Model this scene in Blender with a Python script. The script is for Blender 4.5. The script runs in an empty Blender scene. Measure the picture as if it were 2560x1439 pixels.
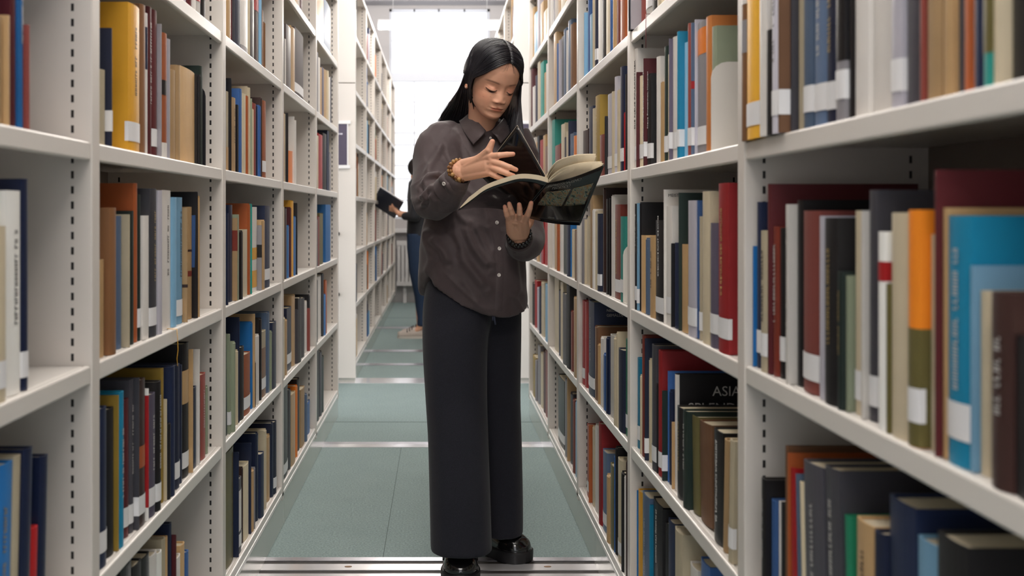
import bpy, bmesh, math, random
import numpy as np
from mathutils import Vector, Matrix, noise
from mathutils.bvhtree import BVHTree

random.seed(7)
SC = bpy.context.scene
COL = SC.collection
PI = math.pi

# ------------------------------------------------------------------ camera
F = 2580.0          # focal length in pixels of the 2560 x 1439 frame
VX, VY = 1100.0, 533.0
H = 1.12            # eye height
def P(x, y, Y):
    return Vector(((x - VX) * Y / F, Y, H - (y - VY) * Y / F))

cam_d = bpy.data.cameras.new('camera')
cam = bpy.data.objects.new('camera', cam_d); COL.objects.link(cam)
cam.location = (0, 0, H); cam.rotation_euler = (PI / 2, 0, 0)
cam_d.sensor_width = 36; cam_d.lens = F / 2560 * 36
cam_d.shift_x = (1280 - VX) / 2560
cam_d.shift_y = -(719.5 - VY) / 2560
cam_d.clip_start = 0.02
cam_d.dof.use_dof = True; cam_d.dof.focus_distance = 3.05; cam_d.dof.aperture_fstop = 4.6
SC.camera = cam

# ------------------------------------------------------------------ materials
MATS = {}
def srgb(h):
    h = h.lstrip('#')
    v = [int(h[i:i + 2], 16) / 255 for i in (0, 2, 4)]
    return tuple((c / 12.92 if c <= .04045 else ((c + .055) / 1.055) ** 2.4) for c in v)

def mat(name, hexcol, rough=.5, metal=0, var=0, scale=40, bump=0, bscale=200, spec=.5, coat=0, sub=0, sheen=0, detail=4):
    if name in MATS: return MATS[name]
    m = bpy.data.materials.new(name); m.use_nodes = True
    nt = m.node_tree; n = nt.nodes; L = nt.links
    b = n['Principled BSDF']; c = srgb(hexcol)
    b.inputs['Base Color'].default_value = (*c, 1)
    b.inputs['Roughness'].default_value = rough
    b.inputs['Metallic'].default_value = metal
    b.inputs['Specular IOR Level'].default_value = spec
    b.inputs['Coat Weight'].default_value = coat
    if sub:
        b.inputs['Subsurface Weight'].default_value = sub
        b.inputs['Subsurface Radius'].default_value = (.012, .005, .003)
    if sheen: b.inputs['Sheen Weight'].default_value = sheen
    tc = n.new('ShaderNodeTexCoord')
    if var:
        nz = n.new('ShaderNodeTexNoise'); nz.inputs['Scale'].default_value = scale; nz.inputs['Detail'].default_value = detail
        L.new(tc.outputs['Object'], nz.inputs['Vector'])
        mx = n.new('ShaderNodeMix'); mx.data_type = 'RGBA'
        mx.inputs[6].default_value = (*[x * (1 - var) for x in c], 1)
        mx.inputs[7].default_value = (*[min(1, x * (1 + var)) for x in c], 1)
        L.new(nz.outputs['Fac'], mx.inputs[0]); L.new(mx.outputs[2], b.inputs['Base Color'])
    if bump:
        nb = n.new('ShaderNodeTexNoise'); nb.inputs['Scale'].default_value = bscale; nb.inputs['Detail'].default_value = 3
        L.new(tc.outputs['Object'], nb.inputs['Vector'])
        bp = n.new('ShaderNodeBump'); bp.inputs['Strength'].default_value = bump; bp.inputs['Distance'].default_value = .002
        L.new(nb.outputs['Fac'], bp.inputs['Height']); L.new(bp.outputs['Normal'], b.inputs['Normal'])
    MATS[name] = m; return m

def emis(name, hexcol, strength):
    m = bpy.data.materials.new(name); m.use_nodes = True; n = m.node_tree.nodes
    n.remove(n['Principled BSDF']); e = n.new('ShaderNodeEmission')
    e.inputs['Color'].default_value = (*srgb(hexcol), 1); e.inputs['Strength'].default_value = strength
    m.node_tree.links.new(e.outputs[0], n['Material Output'].inputs[0]); return m

WHITE = mat('rack_white', 'e2dcd5', .32, var=.02, scale=3)
PLATE = mat('shelf_white', 'e6e1da', .3, var=.02, scale=5)
WALL = mat('wall_paint', 'b4b0af', .8, var=.03, scale=2)
CEIL = mat('ceiling_paint', 'd2d0d0', .9, var=.02, scale=2)
BACK = mat('rack_back', '857b72', .6, var=.05, scale=6)
PLINTH = mat('plinth_metal', 'd0cfc8', .16, metal=.45, var=.04, scale=3)
STEEL = mat('rail_steel', 'b9b7bd', .28, metal=.85, var=.25, scale=30)
STEELW = mat('rail_polished', 'f2f0f2', .2, metal=.6, var=.1, scale=9)
GRIME = mat('rail_grime', '332e2b', .7, metal=.2, var=.6, scale=60)
BLACKP = mat('black_plastic', '17161a', .35)

# ------------------------------------------------------------------ mesh helpers
def link(name, me, parent=None):
    o = bpy.data.objects.new(name, me); COL.objects.link(o)
    if parent is not None: o.parent = parent
    return o

def mk(name, verts, faces, mats, parent=None, smooth=False, midx=None):
    me = bpy.data.meshes.new(name)
    me.from_pydata([tuple(v) for v in verts], [], faces)
    if not isinstance(mats, (list, tuple)): mats = [mats]
    for m in mats: me.materials.append(m)
    if midx is not None: me.polygons.foreach_set('material_index', midx)
    if smooth: me.polygons.foreach_set('use_smooth', [True] * len(me.polygons))
    me.update()
    return link(name, me, parent)

class MB:
    def __init__(s): s.v = []; s.f = []; s.m = []
    def add(s, vs, fs, mi=0):
        k = len(s.v); s.v += [tuple(v) for v in vs]
        s.f += [tuple(i + k for i in f) for f in fs]; s.m += [mi] * len(fs)
    def box(s, a, b, mi=0):
        x0, y0, z0 = [min(p, q) for p, q in zip(a, b)]; x1, y1, z1 = [max(p, q) for p, q in zip(a, b)]
        s.add([(x0, y0, z0), (x1, y0, z0), (x1, y1, z0), (x0, y1, z0), (x0, y0, z1), (x1, y0, z1), (x1, y1, z1), (x0, y1, z1)],
              [(0, 3, 2, 1), (4, 5, 6, 7), (0, 1, 5, 4), (1, 2, 6, 5), (2, 3, 7, 6), (3, 0, 4, 7)], mi)
    def loft(s, rings, cap=True, mi=0, closed=True):
        n = len(rings[0]); vs = [v for r in rings for v in r]; fs = []
        for i in range(len(rings) - 1):
            for j in range(n if closed else n - 1):
                a = i * n + j; b = i * n + (j + 1) % n
                fs.append((a, b, b + n, a + n))
        if cap and closed:
            fs.append(tuple(range(n))[::-1]); fs.append(tuple((len(rings) - 1) * n + i for i in range(n)))
        s.add(vs, fs, mi)
    def tube(s, pts, rad, n=8, mi=0, flat=None):
        s.loft(sweep(pts, rad, n, flat), True, mi)
    def ball(s, c, r, nu=14, nv=9, mi=0, R=None):
        if not hasattr(r, '__len__'): r = (r, r, r)
        rings = []
        for i in range(nv + 1):
            t = PI * (i / nv); t = min(max(t, .02), PI - .02)
            ring = []
            for j in range(nu):
                a = 2 * PI * j / nu
                v = Vector((r[0] * math.sin(t) * math.cos(a), r[1] * math.sin(t) * math.sin(a), -r[2] * math.cos(t)))
                if R is not None: v = R @ v
                ring.append(v + Vector(c))
            rings.append(ring)
        s.loft(rings, True, mi)
    def build(s, name, mats, parent=None, smooth=False, bevel=0, seg=2):
        o = mk(name, s.v, s.f, mats, parent, smooth, s.m)
        if bevel:
            b = o.modifiers.new('bevel', 'BEVEL'); b.width = bevel; b.segments = seg; b.limit_method = 'ANGLE'
        return o

def sweep(pts, rad, n=8, flat=None):
    pts = [Vector(p) for p in pts]; k = len(pts)
    if not hasattr(rad, '__len__'): rad = [rad] * k
    rings = []; up = Vector((0, 0, 1)); t0 = (pts[1] - pts[0]).normalized()
    if abs(t0.dot(up)) > .9: up = Vector((0, 1, 0))
    a = t0.cross(up).normalized()
    for i in range(k):
        t = (pts[min(i + 1, k - 1)] - pts[max(i - 1, 0)]).normalized()
        a = (a - t * a.dot(t)).normalized(); b = t.cross(a)
        r = rad[i]; rx, ry = (r if hasattr(r, '__len__') else (r, r * (flat or 1)))
        rings.append([pts[i] + a * (rx * math.cos(2 * PI * j / n)) + b * (ry * math.sin(2 * PI * j / n)) for j in range(n)])
    return rings

def cr(pts, n):
    """catmull-rom resample of tuples"""
    pts = [np.array(p, float) for p in pts]; q = [2 * pts[0] - pts[1]] + pts + [2 * pts[-1] - pts[-2]]
    out = []
    for k in range(n):
        u = k / (n - 1) * (len(pts) - 1); i = min(int(u), len(pts) - 2); f = u - i
        a, b, c, d = q[i], q[i + 1], q[i + 2], q[i + 3]
        out.append(.5 * ((2 * b) + (-a + c) * f + (2 * a - 5 * b + 4 * c - d) * f * f + (-a + 3 * b - 3 * c + d) * f ** 3))
    return out

def tag(o, label=None, cat=None, group=None, kind=None):
    if label: o['label'] = label
    if cat: o['category'] = cat
    if group: o['group'] = group
    if kind: o['kind'] = kind
    return o
def struct(o): o['kind'] = 'structure'; return o
def empty(name, loc, label=None, cat=None, group=None):
    o = bpy.data.objects.new(name, None); COL.objects.link(o); o.location = loc
    o.empty_display_size = .1
    return tag(o, label, cat, group)

def baked(o, mods, name=None, mats=None, parent=None, smooth=True):
    """apply modifiers (list of (type, dict)) and return a new plain object"""
    for t, kw in mods:
        m = o.modifiers.new(t.lower(), t)
        for k, v in kw.items(): setattr(m, k, v)
    bpy.context.view_layer.update()
    dg = bpy.context.evaluated_depsgraph_get(); dg.update()
    me = bpy.data.meshes.new_from_object(o.evaluated_get(dg))
    nm = name or o.name
    old = o.data; bpy.data.objects.remove(o); bpy.data.meshes.remove(old)
    me.name = nm
    if mats:
        me.materials.clear()
        for m in mats: me.materials.append(m)
        me.polygons.foreach_set('material_index', [0] * len(me.polygons))
    if smooth: me.polygons.foreach_set('use_smooth', [True] * len(me.polygons))
    return link(nm, me, parent)

def text_obj(name, body, size, M, mt, parent=None, ext=.0003, align='LEFT', xs=1.0, spacing=1.0):
    cu = bpy.data.curves.new(name, 'FONT'); cu.body = body; cu.size = size; cu.extrude = ext
    cu.align_x = align; cu.space_character = spacing; cu.resolution_u = 3
    t = bpy.data.objects.new(name + '_tmp', cu); COL.objects.link(t)
    bpy.context.view_layer.update()
    dg = bpy.context.evaluated_depsgraph_get(); dg.update()
    me = bpy.data.meshes.new_from_object(t.evaluated_get(dg))
    bpy.data.objects.remove(t); bpy.data.curves.remove(cu)
    S = Matrix.Diagonal((xs, 1, 1, 1))
    me.transform(M @ S)
    me.materials.clear(); me.materials.append(mt); me.name = name
    return link(name, me, parent)

def basis(o, u, v):
    u = Vector(u).normalized(); v = Vector(v); v = (v - u * v.dot(u)).normalized(); w = u.cross(v)
    return Matrix(((u.x, v.x, w.x, o[0]), (u.y, v.y, w.y, o[1]), (u.z, v.z, w.z, o[2]), (0, 0, 0, 1)))

# ------------------------------------------------------------------ room
XL, XR = .56, .49
YW = 13.0
CARPET = mat('carpet', '8b9b99', .95, var=.60, scale=150, bump=.5, bscale=420, spec=.15, detail=6)
# broad, low-contrast pile variation on top of the fine fleck
nt = CARPET.node_tree; pb = nt.nodes['Principled BSDF']; src = pb.inputs['Base Color'].links[0].from_socket
n2 = nt.nodes.new('ShaderNodeTexNoise'); n2.inputs['Scale'].default_value = 7
tcn = nt.nodes.new('ShaderNodeTexCoord'); nt.links.new(tcn.outputs['Object'], n2.inputs['Vector'])
mm = nt.nodes.new('ShaderNodeMix'); mm.data_type = 'RGBA'; mm.blend_type = 'MULTIPLY'; mm.inputs[0].default_value = .35
rmp = nt.nodes.new('ShaderNodeValToRGB'); rmp.color_ramp.elements[0].color = (.72, .75, .76, 1); rmp.color_ramp.elements[1].color = (1, 1, 1, 1)
nt.links.new(n2.outputs['Fac'], rmp.inputs[0]); nt.links.new(src, mm.inputs[6]); nt.links.new(rmp.outputs[0], mm.inputs[7])
nt.links.new(mm.outputs[2], pb.inputs['Base Color'])

b = MB(); b.box((-4, -3, -.08), (4, YW + .2, 0)); struct(b.build('floor', CARPET))
b = MB(); b.box((-4, -3, 3.86), (4, YW + .2, 3.96)); struct(b.build('ceiling', CEIL))
# far wall with a tall window opening
wx0, wx1, wz0, wz1 = -.64, .63, 1.05, 3.70
b = MB()
b.box((-4, YW, 0), (wx0, YW + .25, 3.86)); b.box((wx1, YW, 0), (4, YW + .25, 3.86))
b.box((wx0, YW, 0), (wx1, YW + .25, wz0)); b.box((wx0, YW, wz1), (wx1, YW + .25, 3.86))
struct(b.build('wall_far', WALL))
b = MB(); b.box((-4, YW - .35, 3.72), (4, YW - .1, 3.80)); struct(b.build('trim_1', mat('beam_grey', '848285', .7)))
b = MB(); b.box((-1.4, YW - .14, wz0 - .17), (1.4, YW, wz0 - .12)); struct(b.build('trim_2', CEIL))
FRAMEM = mat('window_frame', 'd0d4dc', .5)
b = MB()
fy0, fy1 = YW + .06, YW + .11
for x in (-.325, -.015, .31): b.box((x - .009, fy0, wz0), (x + .009, fy1, wz1))
for y in (99, 252, 331, 361, 413, 446, 500):
    z = H + (533 - y) * YW / F; b.box((wx0, fy0 + .002, z - .006), (wx1, fy1 - .002, z + .006))
b.box((wx0, fy0 - .02, H + (533 - 202) * YW / F), (wx1, fy1, H + (533 - 180) * YW / F))
b.box((wx0, fy0, wz0), (wx0 + .03, fy1, wz1)); b.box((wx1 - .03, fy0, wz0), (wx1, fy1, wz1))
b.box((wx0, fy0, wz0), (wx1, fy1, wz0 + .03)); b.box((wx0, fy0, wz1 - .03), (wx1, fy1, wz1))
win = struct(b.build('window_1', FRAMEM))
gm = bpy.data.materials.new('window_glass'); gm.use_nodes = True
n = gm.node_tree.nodes; n.remove(n['Principled BSDF'])
tr = n.new('ShaderNodeBsdfTransparent'); gl = n.new('ShaderNodeBsdfGlossy'); gl.inputs['Roughness'].default_value = .02
mxs = n.new('ShaderNodeMixShader'); mxs.inputs[0].default_value = .06
gm.node_tree.links.new(tr.outputs[0], mxs.inputs[1]); gm.node_tree.links.new(gl.outputs[0], mxs.inputs[2])
gm.node_tree.links.new(mxs.outputs[0], n['Material Output'].inputs[0])
b = MB(); b.box((wx0 + .02, fy0 + .02, wz0 + .02), (wx1 - .02, fy0 + .026, wz1 - .02)); b.build('window_pane', gm, win)
# radiator under the far window
rad = empty('radiator', (0, YW - .12, .12), 'grey-white ribbed radiator on the far wall under the tall window', 'radiator')
b = MB()
for i in range(20): b.box((-.53 + i * .0492, -.04, .12), (-.495 + i * .0492, .03, .64))
b.box((-.54, -.045, .60), (.46, .035, .66)); b.box((-.54, -.045, .10), (.46, .035, .15))
b.build('radiator_body', mat('radiator_paint', 'cfcccb', .5), rad)
for x in (-.46, .38): b = MB(); b.box((x, .03, -.12), (x + .04, .06, .2)); b.build('bracket', mat('radiator_paint', 'cfcccb'), rad)

# floor rails of the mobile shelving, set into the carpet
TR = [3]
def strip(ya, yb, m, x0=-.56, x1=.49, h=.003):
    b = MB(); b.box((x0, ya, -.002), (x1, yb, h)); struct(b.build('trim_%d' % TR[0], m)); TR[0] += 1
W2 = dict(x0=-3.2, x1=3.2)
strip(3.318, 3.352, STEEL, h=.004, **W2)
strip(3.288, 3.318, GRIME, h=.0015, **W2)
strip(3.232, 3.288, STEELW, h=.004, **W2)
strip(3.200, 3.232, GRIME, h=.0015, **W2)
strip(3.120, 3.200, STEELW, h=.004, **W2)
strip(3.090, 3.120, STEEL, h=.003, **W2)
strip(4.996, 5.050, STEEL, **W2)
strip(4.937, 4.996, STEELW, **W2)
strip(6.80, 7.01, STEELW, **W2)
strip(7.60, 7.70, STEEL, **W2)
strip(8.34, 8.47, STEEL, **W2)
strip(10.03, 10.17, STEEL, **W2)
SEAM = mat('carpet_seam', '4b5654', .9)
strip(5.538, 5.545, SEAM, h=.0008, **W2)
strip(3.352, 3.357, SEAM, h=.0012, **W2)
strip(11.05, 11.08, SEAM, h=.0008, **W2)
strip(3.357, 4.937, SEAM, x0=-.1865, x1=-.1845, h=.0006)
sc_m = mat('screw_rust', '8a6a50', .6)
for x in (-.29, .34):
    b = MB(); b.ball((x, 3.262, .0045), (.012, .006, .002)); struct(b.build('trim_%d' % TR[0], sc_m, smooth=True)); TR[0] += 1

# ------------------------------------------------------------------ shelving racks
SHZ = [.15, .52, .875, 1.235, 1.588, 1.945, 2.31]
TOPZ = 2.70
def slot_mat(face):
    m = mat('upright_%s' % ('left' if face < 0 else 'right'), 'ddd6ce', .38, var=.02, scale=3)
    nt = m.node_tree; N = nt.nodes; L = nt.links; bs = N['Principled BSDF']
    g = N.new('ShaderNodeNewGeometry'); sp = N.new('ShaderNodeSeparateXYZ'); L.new(g.outputs['Position'], sp.inputs[0])
    def M(op, a, b=None):
        q = N.new('ShaderNodeMath'); q.operation = op
        for i, v in enumerate((a, b)):
            if v is None: continue
            if isinstance(v, (int, float)): q.inputs[i].default_value = v
            else: L.new(v, q.inputs[i])
        return q.outputs[0]
    ax = M('ABSOLUTE', sp.outputs['X'])
    d1 = M('ABSOLUTE', M('SUBTRACT', ax, abs(face) + .032)); d2 = M('ABSOLUTE', M('SUBTRACT', ax, abs(face) + .268))
    near = M('LESS_THAN', M('MINIMUM', d1, d2), .0024)
    fr = M('FRACT', M('DIVIDE', sp.outputs['Z'], .0245))
    mask = M('MULTIPLY', near, M('LESS_THAN', fr, .5))
    old = bs.inputs['Base Color'].links[0].from_socket
    mx = N.new('ShaderNodeMix'); mx.data_type = 'RGBA'; L.new(mask, mx.inputs[0]); L.new(old, mx.inputs[6])
    mx.inputs[7].default_value = (.02, .018, .017, 1); L.new(mx.outputs[2], bs.inputs['Base Color'])
    return m
UP = {-1: slot_mat(-XL), 1: slot_mat(XR)}

def rack(side, y0, nb, label, bay_z=None, endpanel=True, first_y=None):
    face = XL if side < 0 else XR
    D = .30; th = .038
    root = empty('mobile_bookcase', (side * (face + D), y0, 0), label, 'bookcase', 'white mobile shelving racks along the aisle')
    inv = Vector(root.location)
    def add(mb, name, m, **k):
        mb.v = [tuple(Vector(v) - inv) for v in mb.v]
        return mb.build(name, m, root, **k)
    X = lambda d: side * (face + d)
    for k in range(nb + 1):
        y = y0 + k
        b = MB(); b.box((X(0), y - th, .10), (X(D * 2), y, TOPZ)); add(b, 'upright', UP[side], bevel=.0025)
        if k == nb: break
        b = MB(); b.box((X(D - .004), y + .001, .12), (X(D + .004), y + 1 - th - .001, TOPZ)); add(b, 'back_panel', BACK)
        for z in SHZ + [TOPZ]:
            b = MB()
            ya, yb = y + .0015, y + 1 - th - .0015
            b.box((X(.002), ya, z - .030), (X(.014), yb, z))
            b.box((X(.014), ya, z - .010), (X(D - .005), yb, z - .0002))
            add(b, 'shelf' if z < TOPZ - .01 else 'top_shelf', PLATE, bevel=.003)
    ya, yb = y0 - th, y0 + nb
    b = MB(); b.box((X(.0), ya, .112), (X(.02), yb, .126)); add(b, 'base_rail', mat('base_edge', 'f5f3ee', .3), bevel=.002)
    b = MB(); b.box((X(.003), ya, .002), (X(D * 2), yb, .112)); add(b, 'base_plinth', PLINTH)
    if endpanel:
        b = MB(); b.box((X(-.002), y0 - .06, .03), (X(D * 2), y0 - th - .001, 1.98))
        b.box((X(-.002), y0 - .06, 1.985), (X(D * 2), y0 - th - .001, TOPZ + .02)); add(b, 'end_panel', WHITE, bevel=.004)
        b = MB()
        for z in (.985, .585): b.ball((X(.115), y0 - .07, z), (.013, .02, .014))
        b.tube([(X(.118), y0 - .075, .60), (X(.122), y0 - .078, .68)], .003, 6)
        add(b, 'locking_knob', BLACKP, smooth=True)
    return root

rack(-1, -.30, 6, 'white steel shelving rack of books along the left of the aisle, nearest the camera', endpanel=False)
rack(1, -.30, 6, 'white steel shelving rack of books along the right of the aisle, beside the reading woman', endpanel=False)
rack(-1, 6.89, 6, 'distant white shelving rack at left with a dark sign on its end panel')
rack(1, 6.89, 6, 'distant white shelving rack at right, half hidden behind the woman\'s head')

# signs in clear holders on the far end panels
def sign(side, label):
    face = XL if side < 0 else XR
    y = 6.82
    def X(d): return side * (face + d)
    root = empty('aisle_sign', (X(.155), y, 1.55), label, 'sign')
    zc = 1.12 + (533 - 361) * y / F
    w = .20
    b = MB(); b.box((-w / 2, -.004, -.135), (w / 2, .006, .135)); f_ = b.build('sign_panel', mat('sign_dark', '514a5e', .35), root)
    b = MB(); b.box((-w / 2 - .02, -.008, .136), (w / 2 + .025, .008, .158)); b.box((-w / 2 - .02, -.008, -.158), (w / 2 + .02, .008, -.136))
    b.box((-w / 2 - .008, -.003, -.136), (-w / 2 - .001, .008, .136)); b.box((w / 2 + .001, -.003, -.136), (w / 2 + .008, .008, .136))
    b.build('sign_holder', mat('holder_white', 'f4f3f3', .3), root)
    b = MB()
    for z, a, c in ((.105, -.06, .02), (.07, -.03, .075), (.02, -.09, -.075)):
        for q in range(5): 
            x0 = a + (c - a) * q / 5; b.box((x0, -.0055, z - .005), (x0 + (c - a) / 6, -.0042, z + .005))
    b.build('sign_lettering', mat('sign_letter', 'd8d5e0', .5), root)
    root.location.z = zc
sign(-1, 'dark purple sign in a clear holder on the left far rack\'s white end panel')
sign(1, 'dark purple sign on the right far rack\'s end panel behind the woman\'s hair')

# ------------------------------------------------------------------ tube lights across the aisle
LAMP = emis('tube_light', 'fff8f0', 75)
for i, y in enumerate((11.0, 8.0, 5.0, 2.0, -.6)):
    where = ['nearest the far window, crossing it', 'above the start of the far racks', 'above the middle of the aisle just past the woman',
             'above the nearest bookcases', 'behind the camera over the aisle'][i]
    t = empty('tube_lamp', (0, y, 3.10), 'long white tube lamp ' + where, 'lamp', 'tube lamps hung across the aisle')
    b = MB(); b.tube([(-.65, 0, 0), (.65, 0, 0)], .021, 12); b.build('tube', LAMP, t, smooth=True)
    b = MB(); b.box((-.66, -.035, .03), (.66, .035, .08)); b.box((-.665, -.02, -.02), (-.652, .02, .06)); b.box((.652, -.02, -.02), (.665, .02, .06))
    b.build('lamp_housing', mat('lamp_white', 'efefef', .4), t, bevel=.003)
    b = MB()
    for x in (-.5, .5): b.tube([(x, 0, .08), (x, 0, .76)], .003, 6)
    b.build('suspension_rod', mat('lamp_rod', 'c8c8c8', .4), t)

# ------------------------------------------------------------------ books
# cloth / paper colours: code -> (hex, plain colour word)
PAL = {'k': ('161417', 'black'), 'n': ('172240', 'navy'), 'b': ('3a63a0', 'blue'), 'B': ('1c6fb4', 'bright blue'), 'l': ('86b8d8', 'light blue'),
       't': ('10799c', 'teal'), 'g': ('1a2b26', 'dark green'), 'G': ('1c7a5a', 'green'), 's': ('949e86', 'sage'), 'o': ('ee8220', 'orange'),
       'O': ('ad5a2e', 'rust'), 'R': ('7f3325', 'brick red'), 'y': ('e6a930', 'yellow'), 'Y': ('f2d41c', 'lemon yellow'), 'r': ('a81a20', 'red'),
       'm': ('521b21', 'maroon'), 'd': ('8f463e', 'dusty red'), 'h': ('cc7f42', 'orange tan'), 'w': ('e6e1db', 'white'), 'c': ('d3c5a8', 'cream'), 'T': ('c3a072', 'tan'),
       'a': ('7c5638', 'brown'), 'A': ('3b2622', 'dark brown'), 'e': ('8f8c90', 'grey'), 'E': ('434249', 'dark grey'), 'p': ('5f586c', 'purple'),
       'u': ('566a86', 'slate blue'), 'q': ('2f9c90', 'turquoise'), 'x': ('6a6238', 'olive'), 'v': ('bdbac4', 'lilac grey'), 'z': ('9c8034', 'gold')}
BM = {}
def bmat(c, k=0):
    key = (c, k)
    if key not in BM:
        h = PAL[c][0]; r, g, b_ = (int(h[i:i + 2], 16) for i in (0, 2, 4))
        f = (1, .88, 1.12)[k]; hx = ''.join('%02x' % min(255, int(v * f)) for v in (r, g, b_))
        BM[key] = mat('%s_binding%s' % (PAL[c][1].replace(' ', '_'), ('', '_worn', '_faded')[k]), hx,
                      (.38, .55, .45)[k], var=(.10 if c in 'TOcax' else .06), scale=24, bump=.12, bscale=500)
    return BM[key]
PAGES = mat('page_edges', 'd8cbb0', .8, var=.12, scale=260)
LABEL = mat('call_number_paper', 'f1f0f1', .35)
LABELR = mat('call_number_print', 'c9a9a6', .5)
GOLD = mat('gold_print', 'b49a62', .35, metal=.3)
SILVER = mat('pale_print', 'c9c6c2', .5)
INK = mat('dark_print', '3b3634', .6)

DATA = {}
def cell(side, bay, row, s): DATA[(side, bay, row)] = s
Lf, Rt = -1, 1
cell(Lf,0,3,"-60 -20 -120 b;-20 4 38 T;4 24 38 T;24 38 -60 m;40 57 -90 B:t;57 61 61 d")
cell(Lf,0,2,"-60 -25 560 c;-25 14 566 c:L;14 50 476 w:t;50 69 447 n:L")
cell(Lf,0,1,"-90 -30 1170 s;-28 20 1183 B:Ft;22 40 1150 c:F;42 70 1133 n:F;72 88 1328 r:F;90 110 1151 n:F")
cell(Lf,1,4,"380 395 -40 w;395 410 -40 k;410 430 -40 c;430 455 -40 v;455 463 -40 v;463 477 -40 m;478 488 -40 w;488 500 -40 w|r.5-.75|r.1-.3;500 512 -40 k")
cell(Lf,1,3,"240 247 157 c;247 261 322 c;262 280 70 n:L;320 348 5 y:Lt;349 362 9 a;363 368 32 w|n.6-.9;368 377 15 m:t;378 391 22 m:L;391 396 60 e;397 416 80 O|w.0-.12|k.5-.62;416 424 96 v;424 437 172 T;437 449 162 T;449 486 163 T;486 491 186 k:L;492 497 186 k;497 505 164 g")
cell(Lf,1,2,"240 259 651 T;259 289 519 a;289 302 540 u;303 319 536 c;320 333 527 g;333 342 458 O;342 350 486 g:L;350 371 539 w;371 390 471 E:Lt;391 404 476 v;404 426 475 w:t;427 440 493 l;440 455 493 l:Lt;455 469 519 T|A.3-.33;469 478 517 T|R.38-.43|A.6-.62;479 483 479 k;484 492 538 b:NL;494 498 489 T:N")
cell(Lf,1,1,"240 247 1029 w|O.2-.5;247 265 1024 n:L;265 283 1026 k;284 297 989 z;297 308 982 t:t;308 320 1001 m:L;320 332 951 E:Lt;332 344 945 E:L;344 362 953 A:L|O.4-.55;362 371 972 w|r.1-.95;371 387 989 p:Lt;388 401 956 k:Lt;402 408 923 z;408 413 998 c|O.0-.5;413 426 1060 k;426 436 918 n;436 448 914 n:L;448 454 914 n;456 471 861 k:L|T.55-.8;473 478 873 T;478 490 972 n;490 495 873 w;495 499 950 k:t;499 513 939 d:t;514 518 965 s")
cell(Lf,1,0,"300 328 1425 k;330 352 1420 k;352 372 1400 k:L;374 391 1393 w;392 403 1385 w;404 412 1350 c;412 418 1345 T;418 428 1310 n;430 436 1338 m;436 450 1400 w;450 460 1365 T;460 470 1382 b")
cell(Lf,2,4,"556 564 -99 w;565 575 25 T;576 579 -50 m;579 586 -50 E;587 600 -60 n;602 619 -40 w|e.0-.05|l.75-.95;619 623 -20 c;623 635 -40 k;636 646 -30 A|r.55-.85;646 649 -10 l;649 656 19 a;657 662 54 a")
cell(Lf,2,3,"556 562 196 B:t;562 570 227 c|T.0-.3;571 576 195 k;576 588 242 T:t;588 594 258 k;594 603 221 b;604 613 233 c;613 618 236 O;618 623 215 c;623 627 246 s;627 632 269 c;632 637 255 d;638 642 262 n:t;642 650 262 b:L;650 654 243 A;655 664 250 O:L")
cell(Lf,2,2,"556 562 500 b:t;562 570 533 n;571 580 512 n;580 588 545 T|R.6-.85;588 596 536 s;597 605 576 k:t;606 618 574 c;618 623 508 O;624 629 509 q;629 642 517 w|y.05-.25|y.38-.52;643 653 563 e|k.5-.7;653 660 549 T:t;662 674 514 n:L")
cell(Lf,2,1,"554 560 831 l;560 567 834 g:N;569 577 835 s:NL;579 586 855 s:NL;588 593 876 c:NL;594 598 793 n;599 609 870 k;610 625 888 O:L;625 629 805 B|x.2-.7;629 634 784 T;634 638 904 k:t;638 646 839 w;647 652 796 k:L;652 664 831 c:L|a.0-.75;665 672 781 u;672 678 827 s:L;679 690 807 n")
cell(Lf,2,0,"556 563 1179 E;563 583 1134 x;584 588 1130 n;588 603 1204 E:L|w.3-.85;603 606 1169 A;606 621 1166 c;622 626 1107 n;627 632 1176 T:L;632 637 1168 e;638 643 1084 n;643 659 1136 n;659 664 1076 c;665 673 1093 T;674 681 1058 n:L;681 690 1056 n:L")
cell(Lf,3,5,"722 730 -30 c;731 735 -30 c;735 744 -60 T;744 748 -60 w;748 754 -50 m")
cell(Lf,3,4,"705 709 55 k;709 713 93 w;713 727 59 A;727 736 63 T;736 758 66 A:L")
cell(Lf,3,3,"704 708 278 O;708 711 281 c;711 714 282 k;714 719 308 e:t;719 731 384 o;731 734 291 w|t.4-.5;734 739 297 w")
cell(Lf,3,2,"704 709 514 c;709 715 518 A;715 721 563 B;721 726 517 m;726 732 500 y|B.0-.6;732 738 540 B:t;738 743 507 k")
cell(Lf,3,1,"704 711 796 c:t;711 716 800 T;717 728 771 n:L;729 736 738 T;736 744 773 E;745 752 745 k:L;753 760 745 k:L;760 766 754 w;766 769 770 d;769 773 737 k")
cell(Lf,3,0,"705 719 968 k:L;720 725 975 E;725 738 988 T;738 742 965 o;742 747 948 k|w.6-.85;747 761 975 T;761 766 985 u;766 774 1010 b")
cell(Lf,4,5,"790 809 -20 T|w.0-.3;810 826 -5 u")
cell(Lf,4,4,"790 794 127 e;794 799 140 w;799 803 165 T;803 809 165 p;809 814 170 T;814 820 175 c;820 824 190 w;824 827 190 n")
cell(Lf,4,3,"789 795 335 c;796 806 332 r;807 816 330 k;817 821 325 n;821 825 380 e")
cell(Lf,4,2,"789 793 547 E;793 797 540 R;799 807 532 x;814 826 511 B")
cell(Lf,4,1,"789 793 700 k;793 802 690 w;804 807 683 k;807 813 736 B;813 815 700 O")
cell(Lf,4,0,"790 797 870 k:L;799 803 880 E;804 808 892 g")
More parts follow.
